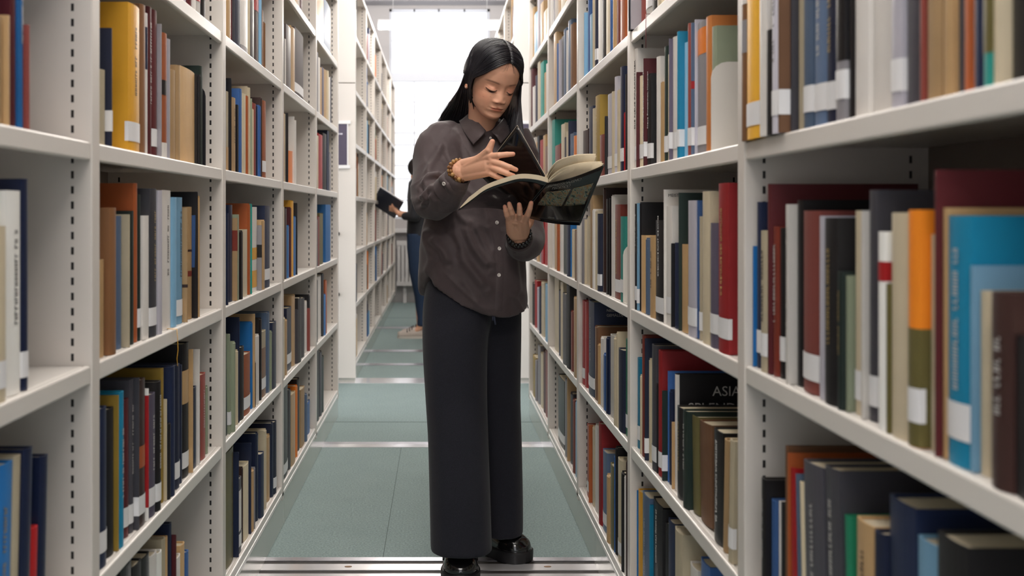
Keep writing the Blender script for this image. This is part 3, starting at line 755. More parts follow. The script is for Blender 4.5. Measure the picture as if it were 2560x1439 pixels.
# ---- head (ring loft along the face height, features added as smooth relief)
def head_mesh():
    Z = [-.112, -.109, -.104, -.095, -.082, -.066, -.05, -.03, -.01, .01, .03, .05, .07, .085, .098, .108, .114, .116]
    Wd = [.004, .016, .0265, .035, .0440, .0520, .0575, .0625, .0655, .0680, .0695, .0695, .0660, .0590, .0480, .0330, .0180, .002]
    Fr = [.048, .062, .0715, .0775, .0765, .0780, .0785, .0790, .0795, .0815, .0835, .0830, .0780, .0690, .0550, .0360, .0180, .002]
    Bk = [.030, .020, .010, -.002, -.018, -.040, -.058, -.075, -.086, -.093, -.097, -.097, -.092, -.083, -.068, -.046, -.024, -.002]
    nz, na = 250, 250
    t = np.linspace(0, 1, nz); zz = np.interp(t, [0, .06, .80, .93, 1], [Z[0], -.108, .06, .10, Z[-1]])
    # angle list, denser across the face (front = +f at pi/2)
    u = np.linspace(0, 1, na, endpoint=False)
    ang = 2 * PI * u + .55 * np.sin(2 * (2 * PI * u)) * .5 - 0
    ang = 2 * PI * u + PI / 2; ang = ang - .42 * -np.sin(ang - PI / 2) * -1 * -1
    def sm(v):
        w_ = np.interp(zz, Z, v); k = np.ones(9) / 9
        wp = np.concatenate([np.full(4, w_[0]), w_, np.full(4, w_[-1])]); return np.convolve(wp, k, 'valid')
    W_, F_, B_ = sm(Wd), sm(Fr), sm(Bk)
    V = np.zeros((nz, na, 3))
    for i in range(nz):
        ca, sa = np.cos(ang), np.sin(ang)
        mid = float(np.interp(zz[i], [-.112, -.095, -.06, -.02, .06, .10, .116], [.038, .034, .010, -.012, -.010, -.004, 0.0]))
        mid = min(max(mid, B_[i] + .001), F_[i] - .001)
        e = 2.25
        fx = np.sign(ca) * np.abs(ca) ** (2 / e)
        fy = np.where(sa > 0, np.abs(sa) ** (2 / e) * (F_[i] - mid), -np.abs(sa) ** (2 / 2.0) * (mid - B_[i]))
        V[i, :, 0] = fx * W_[i]; V[i, :, 1] = mid + fy; V[i, :, 2] = zz[i]
    x, f, z = V[..., 0], V[..., 1], V[..., 2]
    front = np.clip((f + .0) / .03, 0, 1)
    ax = np.abs(x)
    G = lambda cx, cz, sx, sz, xx=x: np.exp(-((xx - cx) / sx) ** 2 / 2 - ((z - cz) / sz) ** 2 / 2)
    D = np.zeros_like(x)
    # nose: bridge, tip, wings, sharp underside
    under = 1 / (1 + np.exp(-(z + .0455) / .0013))
    D += .0034 * np.exp(-(x / .0080) ** 2 / 2) * np.exp(-((z + .018) / .016) ** 2 / 2) * under
    D += .0120 * np.exp(-(x / .0088) ** 2 / 2) * np.exp(-(np.where(z > -.037, (z + .037) / .0125, (z + .037) / .0085)) ** 2 / 2) * under * .82
    D += .0055 * G(.0122, -.0405, .0048, .0050, ax) * under
    D -= .0035 * G(.0065, -.0455, .0028, .0018, ax)
    # eye sockets, lids, brow
    D -= .0052 * G(.030, .004, .0135, .0095, ax); D -= .0040 * G(.0135, .000, .005, .009, ax)
    D += .0062 * G(.031, -.0045, .0105, .0065, ax)
    D -= .0016 * G(.031, -.0135, .011, .0018, ax)
    D += .0018 * G(.030, .018, .018, .005, ax)
    # lips and philtrum
    D += .0042 * G(.006, -.0610, .0085, .0032, ax); D += .0058 * np.exp(-(x / .0125) ** 2 / 2 - ((z + .0700) / .0040) ** 2 / 2)
    D -= .0032 * np.exp(-(x / .0185) ** 6 - ((z + .0650) / .0012) ** 2 / 2)
    D -= .0018 * np.exp(-(x / .0022) ** 2 / 2 - ((z + .0535) / .004) ** 2 / 2)
    D += .0022 * np.exp(-(x / .020) ** 2 / 2 - ((z + .062) / .012) ** 2 / 2)
    D -= .0010 * G(.0235, -.0660, .0035, .0035, ax)
    D -= .0032 * np.exp(-(x / .014) ** 2 / 2 - ((z + .0795) / .0038) ** 2 / 2)
    D += .0040 * np.exp(-(x / .0135) ** 2 / 2 - ((z + .0955) / .008) ** 2 / 2)
    D += .0062 * G(.040, -.040, .018, .022, ax); D -= .0005 * G(.024, -.045, .006, .012, ax)
    V[..., 1] += D * front
    V[..., 0] += np.sign(x) * front * .0012 * G(.013, -.041, .005, .005, ax)
    # tint
    T = np.ones((nz, na, 3))
    def blend(mask, c):
        mask = np.clip(mask, 0, 1)[..., None] * front[..., None]; return T * (1 - mask) + np.array(c) * mask
    st = lambda a, b_, v: np.clip((v - a) / (b_ - a), 0, 1)
    T = blend(.55 * G(.044, -.032, .016, .014, ax), (1.0, .78, .72))
    T = blend(.45 * G(.0, -.040, .010, .007), (1.0, .80, .76))
    T = blend(.50 * G(.031, .0, .017, .010, ax), (.82, .62, .56))
    zt = -.0585 - .0065 * (ax / .022) ** 1.6 + .0012 * np.cos(ax / .0045) * (ax < .009)
    zb = -.0755 + .0100 * (ax / .022) ** 2.2
    lip = st(0, .0016, zt - z) * st(0, .0018, z - zb) * st(0, .002, .0235 - ax)
    T = blend(.85 * lip, (.78, .46, .42))
    T = blend(.8 * np.exp(-((z + .0652 - .0012 * np.cos(ax / .004) * .5) / .0009) ** 2 / 2) * st(0, .004, .0225 - ax), (.34, .17, .16))
    bz = .0195 + .0030 * np.cos((ax - .036) / .014) - .0030
    brow = np.exp(-((z - bz) / .0019) ** 2 / 2) * st(.013, .019, ax) * st(0, .008, .054 - ax)
    T = blend(.72 * brow, (.16, .11, .10))
    d = (ax - .031) / .0145
    lz = -.0095 + .0050 * d ** 2
    m_ = (np.abs(d) < 1.02)
    T = blend(.55 * np.exp(-((z - lz + .0012) / .0016) ** 2 / 2) * m_ * np.clip(1.2 - d ** 2, 0, 1), (.16, .11, .10))
    T = blend(.98 * np.exp(-((z - lz) / .0016) ** 2 / 2) * m_, (.03, .025, .03))
    T = blend(1.3 * G(.031, -.0122, .0062, .0026, ax), (.03, .02, .025))
    T = blend(.42 * np.exp(-((z - lz - .0078) / .0008) ** 2 / 2) * m_, (.42, .26, .22))
    T = blend(.85 * G(.0068, -.0462, .0026, .0014, ax), (.20, .09, .07))
    for mx_, mz in ((-.030, -.028), (-.045, -.036), (.012, -.030)):
        T = blend(.6 * np.exp(-((x - mx_) ** 2 + (z - mz) ** 2) / (2 * .0007 ** 2)), (.35, .2, .15))
    vs = V.reshape(-1, 3); ts = T.reshape(-1, 3)
    fs = []
    for i in range(nz - 1):
        for j in range(na):
            a = i * na + j; b_ = i * na + (j + 1) % na
            fs.append((a, a + na, b_ + na, b_))
    fs.append(tuple(range(na))); fs.append(tuple((nz - 1) * na + i for i in range(na))[::-1])
    return vs, ts, fs
RH = Matrix.Rotation(math.radians(6), 3, 'Y') @ Matrix.Rotation(math.radians(25), 3, 'Z') @ Matrix.Rotation(math.radians(24), 3, 'X')
def hl(x, f, z): return RH @ Vector((x, -f, z))
EYE = P(1254, 228, 3.06)
HC = EYE - hl(0, .078, -.004)
HS = 1.04
def HW(x, f, z): return HC + hl(x, f, z * .87 if z < 0 else z) * HS

verts = []; tints = []; faces = []
def join(vs, ts, fs):
    k = len(verts); verts.extend([tuple(v) for v in vs]); tints.extend([tuple(t) for t in ts]); faces.extend([tuple(i + k for i in f) for f in fs])
hv, ht, hf = head_mesh()
join([HW(*v) for v in hv], ht, hf)

# ---- body and hands grown as one surface from overlapping limbs
def remeshed(mb, vox, smooth=4, fac=.5):
    o = mb.build('tmp', SKIN)
    o = baked(o, [('REMESH', dict(mode='VOXEL', voxel_size=vox)), ('SMOOTH', dict(factor=fac, iterations=smooth))])
    me = o.data; vs = [tuple(v.co) for v in me.vertices]; fs = [tuple(p.vertices) for p in me.polygons]
    bpy.data.objects.remove(o); bpy.data.meshes.remove(me); return vs, fs
def capsule(mb, a, b_, ra, rb, n=16, steps=6):
    a, b_ = Vector(a), Vector(b_); mb.tube([a.lerp(b_, i / steps) for i in range(steps + 1)], [ra + (rb - ra) * i / steps for i in range(steps + 1)], n)
    mb.ball(a, ra, n, 8); mb.ball(b_, rb, n, 8)
body = MB()
NB = HW(0, -.030, -.050)
neck_low = P(1208, 352, 3.255)
body.tube([NB, NB.lerp(neck_low, .35) + Vector((.0, -.006, 0)), NB.lerp(neck_low, .7), neck_low], [(.050, .052), (.047, .048), (.050, .050), (.066, .058)], 24)
body.ball(NB, .05)
capsule(body, HW(0, .005, -.085), P(1208, 322, 3.20), .030, .040)
capsule(body, P(1120, 352, 3.27), P(1290, 350, 3.27), .045, .045)
body.loft([[P(1190, 350, 3.26) + Vector((.118 * s_ * math.cos(a), .075 * s_ * math.sin(a), -dz)) for a in [2 * PI * j / 24 for j in range(24)]] for s_, dz in ((.75, 0), (1, .08), (1.0, .18), (.86, .32), (1.0, .44), (.95, .50), (.6, .53))])
# arms
RA = [P(1108, 352, 3.26), P(1085, 495, 3.11), P(1146, 430, 2.935)]
capsule(body, RA[0] + Vector((0, .02, 0)), RA[1], .032, .030); capsule(body, RA[1], RA[2], .034, .026)
LA = [P(1290, 352, 3.27), P(1312, 598, 3.20), P(1298, 592, 3.0)]
capsule(body, LA[0] + Vector((0, .02, 0)), LA[1], .032, .030); capsule(body, LA[1], LA[2], .034, .026)
# legs and feet
for hipx, kn, an, ft in ((1150, P(1148, 1080, 3.18), Vector((.060, 3.225, .13)), (0, -.03, -.07)), (1225, P(1246, 1080, 3.345), Vector((.168, 3.405, .13)), (.03, -.02, -.07))):
    hp = P(hipx + (0 if hipx < 1200 else 10), 762, 3.235 if hipx < 1200 else 3.285); capsule(body, hp, kn, .046, .042); capsule(body, kn, an, .042, .030)
    capsule(body, an, an + Vector(ft), .029, .024)
bv, bf = remeshed(body, .006, 6)
join(bv, [(1, 1, 1)] * len(bv), bf)

def finger(mb, pts, r):
    pts = [Vector(p) for p in pts]
    for i in range(len(pts) - 1):
        capsule(mb, pts[i], pts[i + 1], r[i], r[i + 1], 14, 4)
    for i in range(1, len(pts) - 1): mb.ball(pts[i], r[i] * 1.06, 12, 8)
# right hand, its back to the camera, spread over the black page
rh = MB()
W0 = P(1147, 428, 2.935); 
K = [P(1226, 391, 2.842), P(1232, 404, 2.838), P(1229, 418, 2.842), P(1222, 431, 2.850)]
capsule(rh, RA[1].lerp(RA[2], .7), W0, .029, .0255)
for k_, (wy, rr_) in zip(K, ((412, .0175), (421, .0185), (431, .0180), (440, .0160))):
    wpt = P(1158, wy, 2.93); capsule(rh, W0.lerp(wpt, .6), wpt, .0215, rr_); capsule(rh, wpt, k_, rr_, .0112)
for a, b_ in zip(K[:-1], K[1:]): capsule(rh, a, b_, .0105, .0105)
for q_ in np.linspace(.02, .86, 26):
    c_ = W0.lerp((K[1] + K[2]) / 2, float(q_)); rh.ball(c_, (.014, .0135, .0225 + .003 * q_), 20, 12)
finger(rh, [K[0], P(1248, 388, 2.822), P(1267, 386, 2.816), P(1283, 385, 2.818)], [.0105, .0088, .0080, .0066])
finger(rh, [K[1], P(1256, 411, 2.815), P(1275, 418, 2.808), P(1290, 424, 2.812)], [.0108, .0088, .0080, .0067])
finger(rh, [K[2], P(1251, 427, 2.815), P(1269, 434, 2.808), P(1284, 439, 2.812)], [.0105, .0085, .0077, .0065])
finger(rh, [K[3], P(1239, 440, 2.832), P(1252, 446, 2.826), P(1263, 450, 2.826)], [.0098, .0078, .0070, .0060])
finger(rh, [P(1172, 416, 2.915), P(1203, 396, 2.872), P(1222, 376, 2.842), P(1231, 354, 2.836)], [.0200, .0150, .0112, .0080])
capsule(rh, P(1203, 396, 2.872), K[0], .0120, .0100)
v_, f_ = remeshed(rh, .0016, 7, .5)
nail = []
tips = [P(1285, 385, 2.811), P(1292, 424.5, 2.805), P(1286, 439.5, 2.805), P(1265, 450.5, 2.820), P(1232, 352, 2.829)]
def hand_tint(v):
    v = Vector(v); m_ = min((v - t_).length for t_ in tips); k = max(0, 1 - m_ / .012)
    kn = max(0, 1 - min((v - q_).length for q_ in K) / .016) * .12
    return (1, 1 - .17 * k - kn, 1 - .17 * k - kn)
join(v_, [hand_tint(v) for v in v_], f_)
# left hand, fingers up against the covers, thumb inside behind the book
lh = MB()
W1 = P(1298, 590, 2.985)
K2 = [P(1273, 549, 2.905), P(1284, 545, 2.898), P(1299, 546, 2.892), P(1312, 551, 2.890)]
capsule(lh, LA[1].lerp(LA[2], .55), W1, .028, .0265)
for k_, wx in zip(K2, (1281, 1291, 1301, 1309)):
    wpt = P(wx, 578, 2.955); capsule(lh, W1.lerp(wpt, .55), wpt, .0215, .0180); capsule(lh, wpt, k_, .0180, .0112)
for a, b_ in zip(K2[:-1], K2[1:]): capsule(lh, a, b_, .0108, .0108)
for q_ in np.linspace(.05, .88, 22):
    c_ = W1.lerp((K2[1] + K2[2]) / 2, float(q_)); lh.ball(c_, (.0215 + .002 * q_, .0145, .013), 20, 12)
finger(lh, [K2[0], P(1267, 537, 2.878), P(1264, 526, 2.868), P(1262, 516, 2.864)], [.0098, .0078, .0070, .0060])
finger(lh, [K2[1], P(1280, 532, 2.868), P(1276, 520, 2.856), P(1273, 509, 2.850)], [.0105, .0086, .0078, .0066])
finger(lh, [K2[2], P(1299, 533, 2.860), P(1299, 521, 2.848), P(1298, 511, 2.842)], [.0105, .0086, .0078, .0066])
finger(lh, [K2[3], P(1320, 535, 2.852), P(1325, 520, 2.832), P(1328, 507, 2.822)], [.0105, .0086, .0078, .0066])
finger(lh, [P(1305, 575, 2.965), P(1322, 556, 2.985), P(1330, 538, 2.975), P(1334, 520, 2.955)], [.0190, .0140, .0110, .0080])
v_, f_ = remeshed(lh, .0016, 7, .5)
tips = [P(1262, 515, 2.858), P(1273, 508, 2.844), P(1298, 510, 2.836), P(1328, 506, 2.815)]; K = K2
join(v_, [hand_tint(v) for v in v_], f_)
# ears
for s_ in (-1, 1):
    e = MB()
    e.ball((0, 0, 0), (.006, .014, .027), 20, 14); e.ball((.003 * s_, 0.002, -.020), (.005, .009, .010), 14, 9)
    vs_ = []
    for v in e.v:
        v = Vector(v); r2 = (v.y / .011) ** 2 + ((v.z - .004) / .020) ** 2
        v.x += s_ * -.005 * math.exp(-r2 * 1.2) if s_ * v.x > 0 else 0
        vs_.append(HW(s_ * .0665 + v.x, -.012 + v.y - .2 * v.z * -1 * .3, -.014 + v.z))
    join(vs_, [(1, .90, .86)] * len(vs_), e.f)
bo = mk('body', verts, faces, SKIN, smooth=True)
ca = bo.data.color_attributes.new('tint', 'FLOAT_COLOR', 'POINT')
ca.data.foreach_set('color', np.hstack([np.array(tints, float), np.ones((len(tints), 1))]).ravel())
local(bo); bo.parent = woman
b = MB(); b.ball(HW(-.0735, -.006, -.038), .0022, 8, 6); local(b.build('earring', mat('earring_silver', 'e8e8ec', .1, metal=1), smooth=True)).parent = woman

# ---- hair: a closed cap of two falls plus individual strands
def hair_path(side, t, u, off=0.0, jx=0, jy=0):
    """t 0 front .. 1 back of the parting; u 0 root .. 1 tip"""
    be = math.radians(50 - 168 * t)
    us = .42
    def sc(phi):
        d = Vector((side * math.sin(phi), math.cos(phi) * math.sin(be), math.cos(phi) * math.cos(be)))
        r = (.0775 + off, .1015 + off, .0985 + off)
        k = (1 - t) ** 2
        p = HW(r[0] * d.x, -.008 + r[1] * d.y + k * .030 * math.sin(phi) ** 2, .0195 + r[2] * d.z - k * .020 * math.sin(min(PI, 1.7 * phi)) - .006 * k)
        dv = p - HC2; L_ = dv.length; h_ = HBVH.ray_cast(HC2, dv.normalized())
        if h_[0] is not None and h_[3] + .0045 + off > L_: p = HC2 + dv.normalized() * (h_[3] + .0045 + off)
        return p
    PM = math.radians(80)
    if u <= us: return sc(PM * u / us)
    E = sc(PM); T0 = (sc(PM) - sc(PM * .93)).normalized()
    v = (u - us) / (1 - us)
    if side < 0:
        tg = [(0, (1189, 316, 3.175)), (.25, (1174, 318, 3.23)), (.55, (1146, 317, 3.29)), (.8, (1118, 314, 3.33)), (1, (1096, 308, 3.35))]
        bulge = Vector((-.016 - .03 * t, .0, 0))
    else:
        tg = [(0, (1304, 392, 3.03)), (.2, (1299, 372, 3.07)), (.45, (1284, 352, 3.14)), (.75, (1262, 345, 3.22)), (1, (1240, 345, 3.25))]
        bulge = Vector((.006, -.004, 0))
    q = [a for a, _ in tg]; c = [np.interp(t, q, [w_[k] for _, w_ in tg]) for k in range(3)]
    G_ = P(c[0] + jx, c[1] + jy, c[2])
    P1 = E + (T0 * .3 + Vector((0, 0, -1)) * .7).normalized() * .075 + bulge * .6
    P2 = G_ + Vector((.020 if side < 0 else -.002, 0, .085)) + (Vector((.035 * t, 0, 0)) if side < 0 else Vector((0, 0, 0)))
    w1 = 1 - v
    return E * w1 ** 3 + P1 * 3 * w1 * w1 * v + P2 * 3 * w1 * v * v + G_ * v ** 3
hr = MB(); rh_ = random.Random(5)
HC2 = HW(0, -.01, .01)
HBVH = BVHTree.FromPolygons([HW(*v) for v in hv], [tuple(f) for f in hf])
for side in (-1, 1):
    nt_, nu_ = 44, 40
    for off in (0,):
        g = [[hair_path(side, i / (nt_ - 1), j / (nu_ - 1), -.0015) for j in range(nu_)] for i in range(nt_)]
        vs = [v for r in g for v in r]; fs = []
        for i in range(nt_ - 1):
            for j in range(nu_ - 1):
                a = i * nu_ + j; fs.append((a, a + 1, a + nu_ + 1, a + nu_))
        hr.add(vs, fs)
        # inner layer gives the falls thickness
        cen = HW(0, -.02, -.02)
        hr.add([v + (Vector((cen.x, cen.y, v.z)) - v).normalized() * (.004 if True else 0) for v in vs], [f[::-1] for f in fs])
    for k in range(1150):
        t = rh_.random() ** .85; jx, jy = rh_.gauss(0, 3.2), rh_.gauss(0, 5)
        of = rh_.uniform(0, .0035); u0 = 0
        wob = rh_.uniform(-.0012, .0012); um = 1 if rh_.random() < .7 else rh_.uniform(.8, 1)
        pts = [hair_path(side, min(1, max(0, t + wob * 3 * q)), u0 + (um - u0) * q / 21, of, jx, jy) for q in range(22)]
        hr.tube(pts, [.0011] * 18 + [.0009, .0007, .0005, .0002], 4)
# fine hairs at the parting front
for k in range(14):
    s_ = rh_.choice((-1, 1)); a = rh_.uniform(.0, .018)
    pts = [HW(s_ * (.004 + a * q / 6 * 1.2), .074 + .010 * math.sin(q / 6 * 1.5), .086 - q * .0042 - a * .1 * q) for q in range(7)]
    hr.tube(pts, [.00015] * 6 + [.00008], 3)
o = local(hr.build('hair', HAIR, smooth=True)); o.parent = woman

# ---- shirt
def torso_rings():
    rows = [(296, 1178, 1248, 3.255, .050), (306, 1160, 1266, 3.255, .062), (318, 1130, 1286, 3.26, .078), (333, 1103, 1303, 3.26, .094), (355, 1080, 1314, 3.255, .108),
            (400, 1084, 1316, 3.25, .120), (450, 1080, 1317, 3.245, .126), (500, 1072, 1317, 3.24, .130), (550, 1062, 1316, 3.24, .136), (600, 1052, 1315, 3.24, .141),
            (640, 1050, 1312, 3.24, .145), (680, 1048, 1312, 3.24, .148), (720, 1048, 1314, 3.24, .150), (760, 1048, 1317, 3.24, .152), (790, 1048, 1320, 3.24, .153)]
    n = 96; R_ = []
    rs = cr(rows, 90)
    for y, l, r, Y, dp in rs:
        c = P((l + r) / 2, y, Y); hw = (r - l) / 2 * Y / F
        ring = []
        for j in range(n):
            a = 2 * PI * j / n; e = 2.25
            ca_, sa_ = math.cos(a), math.sin(a)
            ring.append(Vector((c.x + hw * math.copysign(abs(ca_) ** (2 / e), ca_), c.y - dp * math.copysign(abs(sa_) ** (2 / e), sa_), c.z)))
        R_.append(ring)
    # curved shirt-tail hem: pull low rows up where the hem is higher
    hx = [1040, 1048, 1058, 1078, 1100, 1150, 1200, 1250, 1290, 1320, 1330]; hy = [700, 686, 674, 697, 724, 757, 773, 782, 785, 770, 765]
    out = []
    for ring in R_:
        nr = []
        for j, v in enumerate(ring):
            px = VX + v.x * F / v.y; py = VY - (v.z - H) * F / v.y
            a = 2 * PI * j / n; frontish = math.sin(a)
            hem = np.interp(px, hx, hy) if frontish > -.15 else 738
            top = 560
            if py > top:
                k = (py - top) / (790 - top); py2 = top + k * (hem - top)
                v = Vector((v.x, v.y, H - (py2 - VY) * v.y / F))
            nr.append(v)
        out.append(nr)
    return out
sh = MB(); sh.loft(torso_rings())
sl = [(1142, 350, 3.27, .058), (1112, 355, 3.262, .069), (1096, 386, 3.24, .075), (1088, 432, 3.20, .074), (1083, 474, 3.14, .070), (1084, 500, 3.09, .062), (1100, 497, 3.04, .052), (1120, 478, 2.995, .043), (1140, 450, 2.955, .036)]
pp = cr([(*P(x, y, Y), r) for x, y, Y, r in sl], 40)
sh.tube([p[:3] for p in pp], [float(p[3]) for p in pp], 28)
sh.ball(P(1084, 500, 3.09), .058, 20, 14)
sl2 = [(1282, 338, 3.27, .056), (1298, 370, 3.265, .058), (1300, 430, 3.25, .058), (1303, 500, 3.225, .058), (1307, 560, 3.20, .060), (1312, 596, 3.16, .060), (1310, 606, 3.10, .052), (1303, 603, 3.05, .042), (1299, 598, 3.015, .036)]
pp2 = cr([(*P(x, y, Y), r) for x, y, Y, r in sl2], 40)
sh.tube([p[:3] for p in pp2], [float(p[3]) for p in pp2], 28)
o = sh.build('tmp', SHIRT)
shirt = baked(o, [('REMESH', dict(mode='VOXEL', voxel_size=.0045)), ('SMOOTH', dict(factor=.6, iterations=8))], 'shirt', [SHIRT])
me = shirt.data
co = np.zeros(len(me.vertices) * 3); me.vertices.foreach_get('co', co); co = co.reshape(-1, 3)
no = np.zeros(len(me.vertices) * 3); me.vertices.foreach_get('normal', no); no = no.reshape(-1, 3)
path1 = np.array([p[:3] for p in pp]); path2 = np.array([p[:3] for p in pp2])
def seg(px_, py_, ax_, ay_, bx_, by_):
    t_ = ((px_ - ax_) * (bx_ - ax_) + (py_ - ay_) * (by_ - ay_)) / ((bx_ - ax_) ** 2 + (by_ - ay_) ** 2)
    tc = np.clip(t_, 0, 1); d = np.hypot(px_ - ax_ - tc * (bx_ - ax_), py_ - ay_ - tc * (by_ - ay_)); return d, t_
PXs = VX + co[:, 0] * F / co[:, 1]; PYs = VY - (co[:, 2] - H) * F / co[:, 1]
disp = np.zeros(len(co))
FOLDS = [ # polyline in the cloth, height (m), half width (px in the shirt plane)
 ([(1110, 352), (1085, 400), (1062, 445)], .005, 8), ([(1150, 345), (1160, 400), (1150, 440)], .005, 9),
 ([(1048, 470), (1075, 445), (1108, 440)], .009, 7), ([(1035, 500), (1062, 490), (1090, 455)], .008, 7), ([(1048, 520), (1070, 500), (1085, 478)], .007, 6),
 ([(1100, 440), (1120, 462), (1130, 480)], .006, 6), ([(1060, 455), (1050, 480), (1046, 510)], -.006, 5), ([(1078, 470), (1072, 500), (1060, 520)], -.006, 5),
 ([(1160, 560), (1185, 620), (1225, 672)], .009, 11), ([(1185, 555), (1215, 620), (1240, 670)], .007, 9), ([(1130, 570), (1160, 650), (1215, 720)], .008, 12),
 ([(1075, 590), (1110, 625), (1128, 665)], .010, 11), ([(1068, 565), (1062, 600), (1082, 640)], .007, 9), ([(1120, 575), (1140, 610), (1150, 640)], -.007, 9),
 ([(1085, 640), (1070, 670), (1060, 690)], .006, 9), ([(1215, 560), (1232, 600), (1236, 640)], .004, 7), ([(1262, 560), (1290, 640), (1300, 740)], .005, 12),
 ([(1285, 590), (1300, 660), (1308, 740)], -.005, 9), ([(1140, 500), (1150, 540), (1180, 570)], .006, 9), ([(1310, 545), (1325, 575), (1325, 600)], .006, 6),
 ([(1150, 690), (1180, 730), (1200, 765)], .004, 10), ([(1200, 480), (1210, 520), (1225, 560)], .004, 9)]
frontm = np.clip(-no[:, 1] * 1.5 + .2, 0, 1)
for pl, hgt, wd in FOLDS:
    best = np.full(len(co), 1e9)
    for a_, b_ in zip(pl[:-1], pl[1:]):
        d, _ = seg(PXs, PYs, *a_, *b_); best = np.minimum(best, d)
    ends = np.minimum(np.hypot(PXs - pl[0][0], PYs - pl[0][1]), np.hypot(PXs - pl[-1][0], PYs - pl[-1][1]))
    disp += hgt * (1.55 if PXs is not None and max(q_[0] for q_ in pl) < 1135 and min(q_[1] for q_ in pl) < 530 else 1) * np.exp(-(best / wd) ** 2) * np.clip(ends / 16, .25, 1) * frontm
rough = np.array([noise.noise(Vector((c[0] * 9 + c[2] * 5, c[1] * 6, c[2] * 6 - c[0] * 4))) for c in co])
fine = np.array([noise.noise(Vector((c[0] * 24 + c[2] * 14, c[1] * 14, c[2] * 12 - c[0] * 8 + 7))) for c in co])
disp = disp * 1.35 + .0075 * rough + .0040 * fine
ridge = np.array([(1 - abs(noise.noise(Vector(((c[0] * .8 + c[2] * .6) * 13, c[1] * 6, (c[2] * .8 - c[0] * .6) * 4.2 + 3))))) ** 7 for c in co])
cross = np.array([(1 - abs(noise.noise(Vector(((c[0] * .5 - c[2] * .85) * 20, c[1] * 9, (c[2] * .5 + c[0] * .85) * 7 + 11))))) ** 7 for c in co])
armm = np.exp(-np.minimum.reduce([np.linalg.norm(co - p_, axis=1) for p_ in list(path1[14:]) + list(path2[16:])]) ** 2 / .085 ** 2)
disp += .0055 * ridge * (1 - armm) + .0042 * cross * armm
co2 = co + no * disp[:, None]
me.vertices.foreach_set('co', co2.ravel()); me.update()
bvh = BVHTree.FromPolygons([Vector(v) for v in co2], [tuple(p.vertices) for p in me.polygons])
CAMP = Vector((0, 0, H))
def hit(px, py, bv=None):
    d = (P(px, py, 3) - CAMP).normalized(); r = (bv or bvh).ray_cast(CAMP, d)
    return r[0], r[1]
if False: pass
for nm_, mb_ in (('body', verts),):
    pass
local(shirt); shirt.parent = woman
BTN = mat('shell_button', 'd6cfc8', .25, spec=.7); 
for bx, by in ((1242, 556), (1248, 621), (1247, 687), (1110, 459), (1226, 345)):
    p_, n_ = hit(bx, by)
    if p_ is None: continue
    n_ = n_.normalized(); q_ = Vector((0, 0, 1)).rotation_difference(n_).to_matrix()
    b = MB(); R0 = .0058 if by != 345 else .004
    b.loft([[p_ + q_ @ Vector((r_ * math.cos(2 * PI * j / 18), r_ * math.sin(2 * PI * j / 18), z_)) for j in range(18)] for r_, z_ in ((R0 * .9, -.001), (R0, .001), (R0 * .96, .0026), (R0 * .75, .0028), (R0 * .6, .0018), (.0002, .0018))])
    for sx in (-1, 1):
        for sy in (-1, 1): b.ball(p_ + q_ @ Vector((sx * .0012, sy * .0012, .0019)), .0005, 6, 4, 1)
    o = b.build('button', [BTN, INK], smooth=True); o.data.transform(Matrix.Translation(-WO)); o.parent = shirt
# front placket: a strip laid on the cloth
def laid_strip(name, line, wpx, lift, m, parent, n=40):
    pts = cr([(x, y, 0) for x, y in line], n); vs = []
    last = None
    for p_ in pts:
        for k in (-1, -.6, 0, .6, 1):
            h_, nn = hit(p_[0] + k * wpx, p_[1])
            if h_ is None: h_ = last
            last = h_; vs.append(h_ + Vector((0, -1, 0)) * (lift if abs(k) < .9 else -.0008))
    fs = [(i * 5 + j, i * 5 + j + 1, (i + 1) * 5 + j + 1, (i + 1) * 5 + j) for i in range(n - 1) for j in range(4)]
    o = mk(name, vs, fs, m, smooth=True); o.data.transform(Matrix.Translation(-WO)); o.parent = parent; return o
laid_strip('placket', [(1237, 545), (1245, 600), (1250, 660), (1249, 720), (1246, 776)], 11, .0016, SHIRT, shirt)
# collar leaves
def leaf(pts, thick, name):
    """pts: grid rows of (px,py,Y)"""
    g = [[P(*q) for q in r] for r in pts]; n_, m_ = 12, 12
    def ev(u, v):
        rows = []
        for r in g: rows.append(tuple(cr([tuple(q) for q in r], 50)[int(round(v * 49))]))
        return Vector(cr(rows, 50)[int(round(u * 49))])
    vs = [ev(i / (n_ - 1), j / (m_ - 1)) for i in range(n_) for j in range(m_)]
    fs = [(i * m_ + j, i * m_ + j + 1, (i + 1) * m_ + j + 1, (i + 1) * m_ + j) for i in range(n_ - 1) for j in range(m_ - 1)]
    o = mk(name, vs, fs, SHIRT, smooth=True); so_ = o.modifiers.new('thickness', 'SOLIDIFY'); so_.thickness = thick; so_.offset = 0
    o.data.transform(Matrix.Translation(-WO)); o.parent = shirt; return o
leaf([[(1172, 284, 3.225), (1190, 300, 3.165), (1215, 327, 3.125)], [(1158, 296, 3.235), (1176, 318, 3.155), (1203, 341, 3.108)], [(1148, 303, 3.235), (1160, 328, 3.165), (1183, 361, 3.115)]], .003, 'collar')
leaf([[(1262, 290, 3.225), (1250, 306, 3.165), (1228, 330, 3.125)], [(1275, 298, 3.230), (1264, 320, 3.155), (1240, 340, 3.112)], [(1288, 304, 3.235), (1276, 330, 3.165), (1252, 358, 3.118)]], .003, 'collar')
b = MB()
ring = [P(1210, 300, 3.235) + Vector((.056 * math.cos(a), .058 * math.sin(a), 0)) for a in np.linspace(-.05, PI + .05, 30)]
b.loft([[v + Vector((0, 0, dz)) for v in ring] for dz in (-.02, .014)], cap=False, closed=False)
o = b.build('collar_stand', SHIRT, smooth=True); o.modifiers.new('thickness', 'SOLIDIFY').thickness = .003
o.data.transform(Matrix.Translation(-WO)); o.parent = shirt
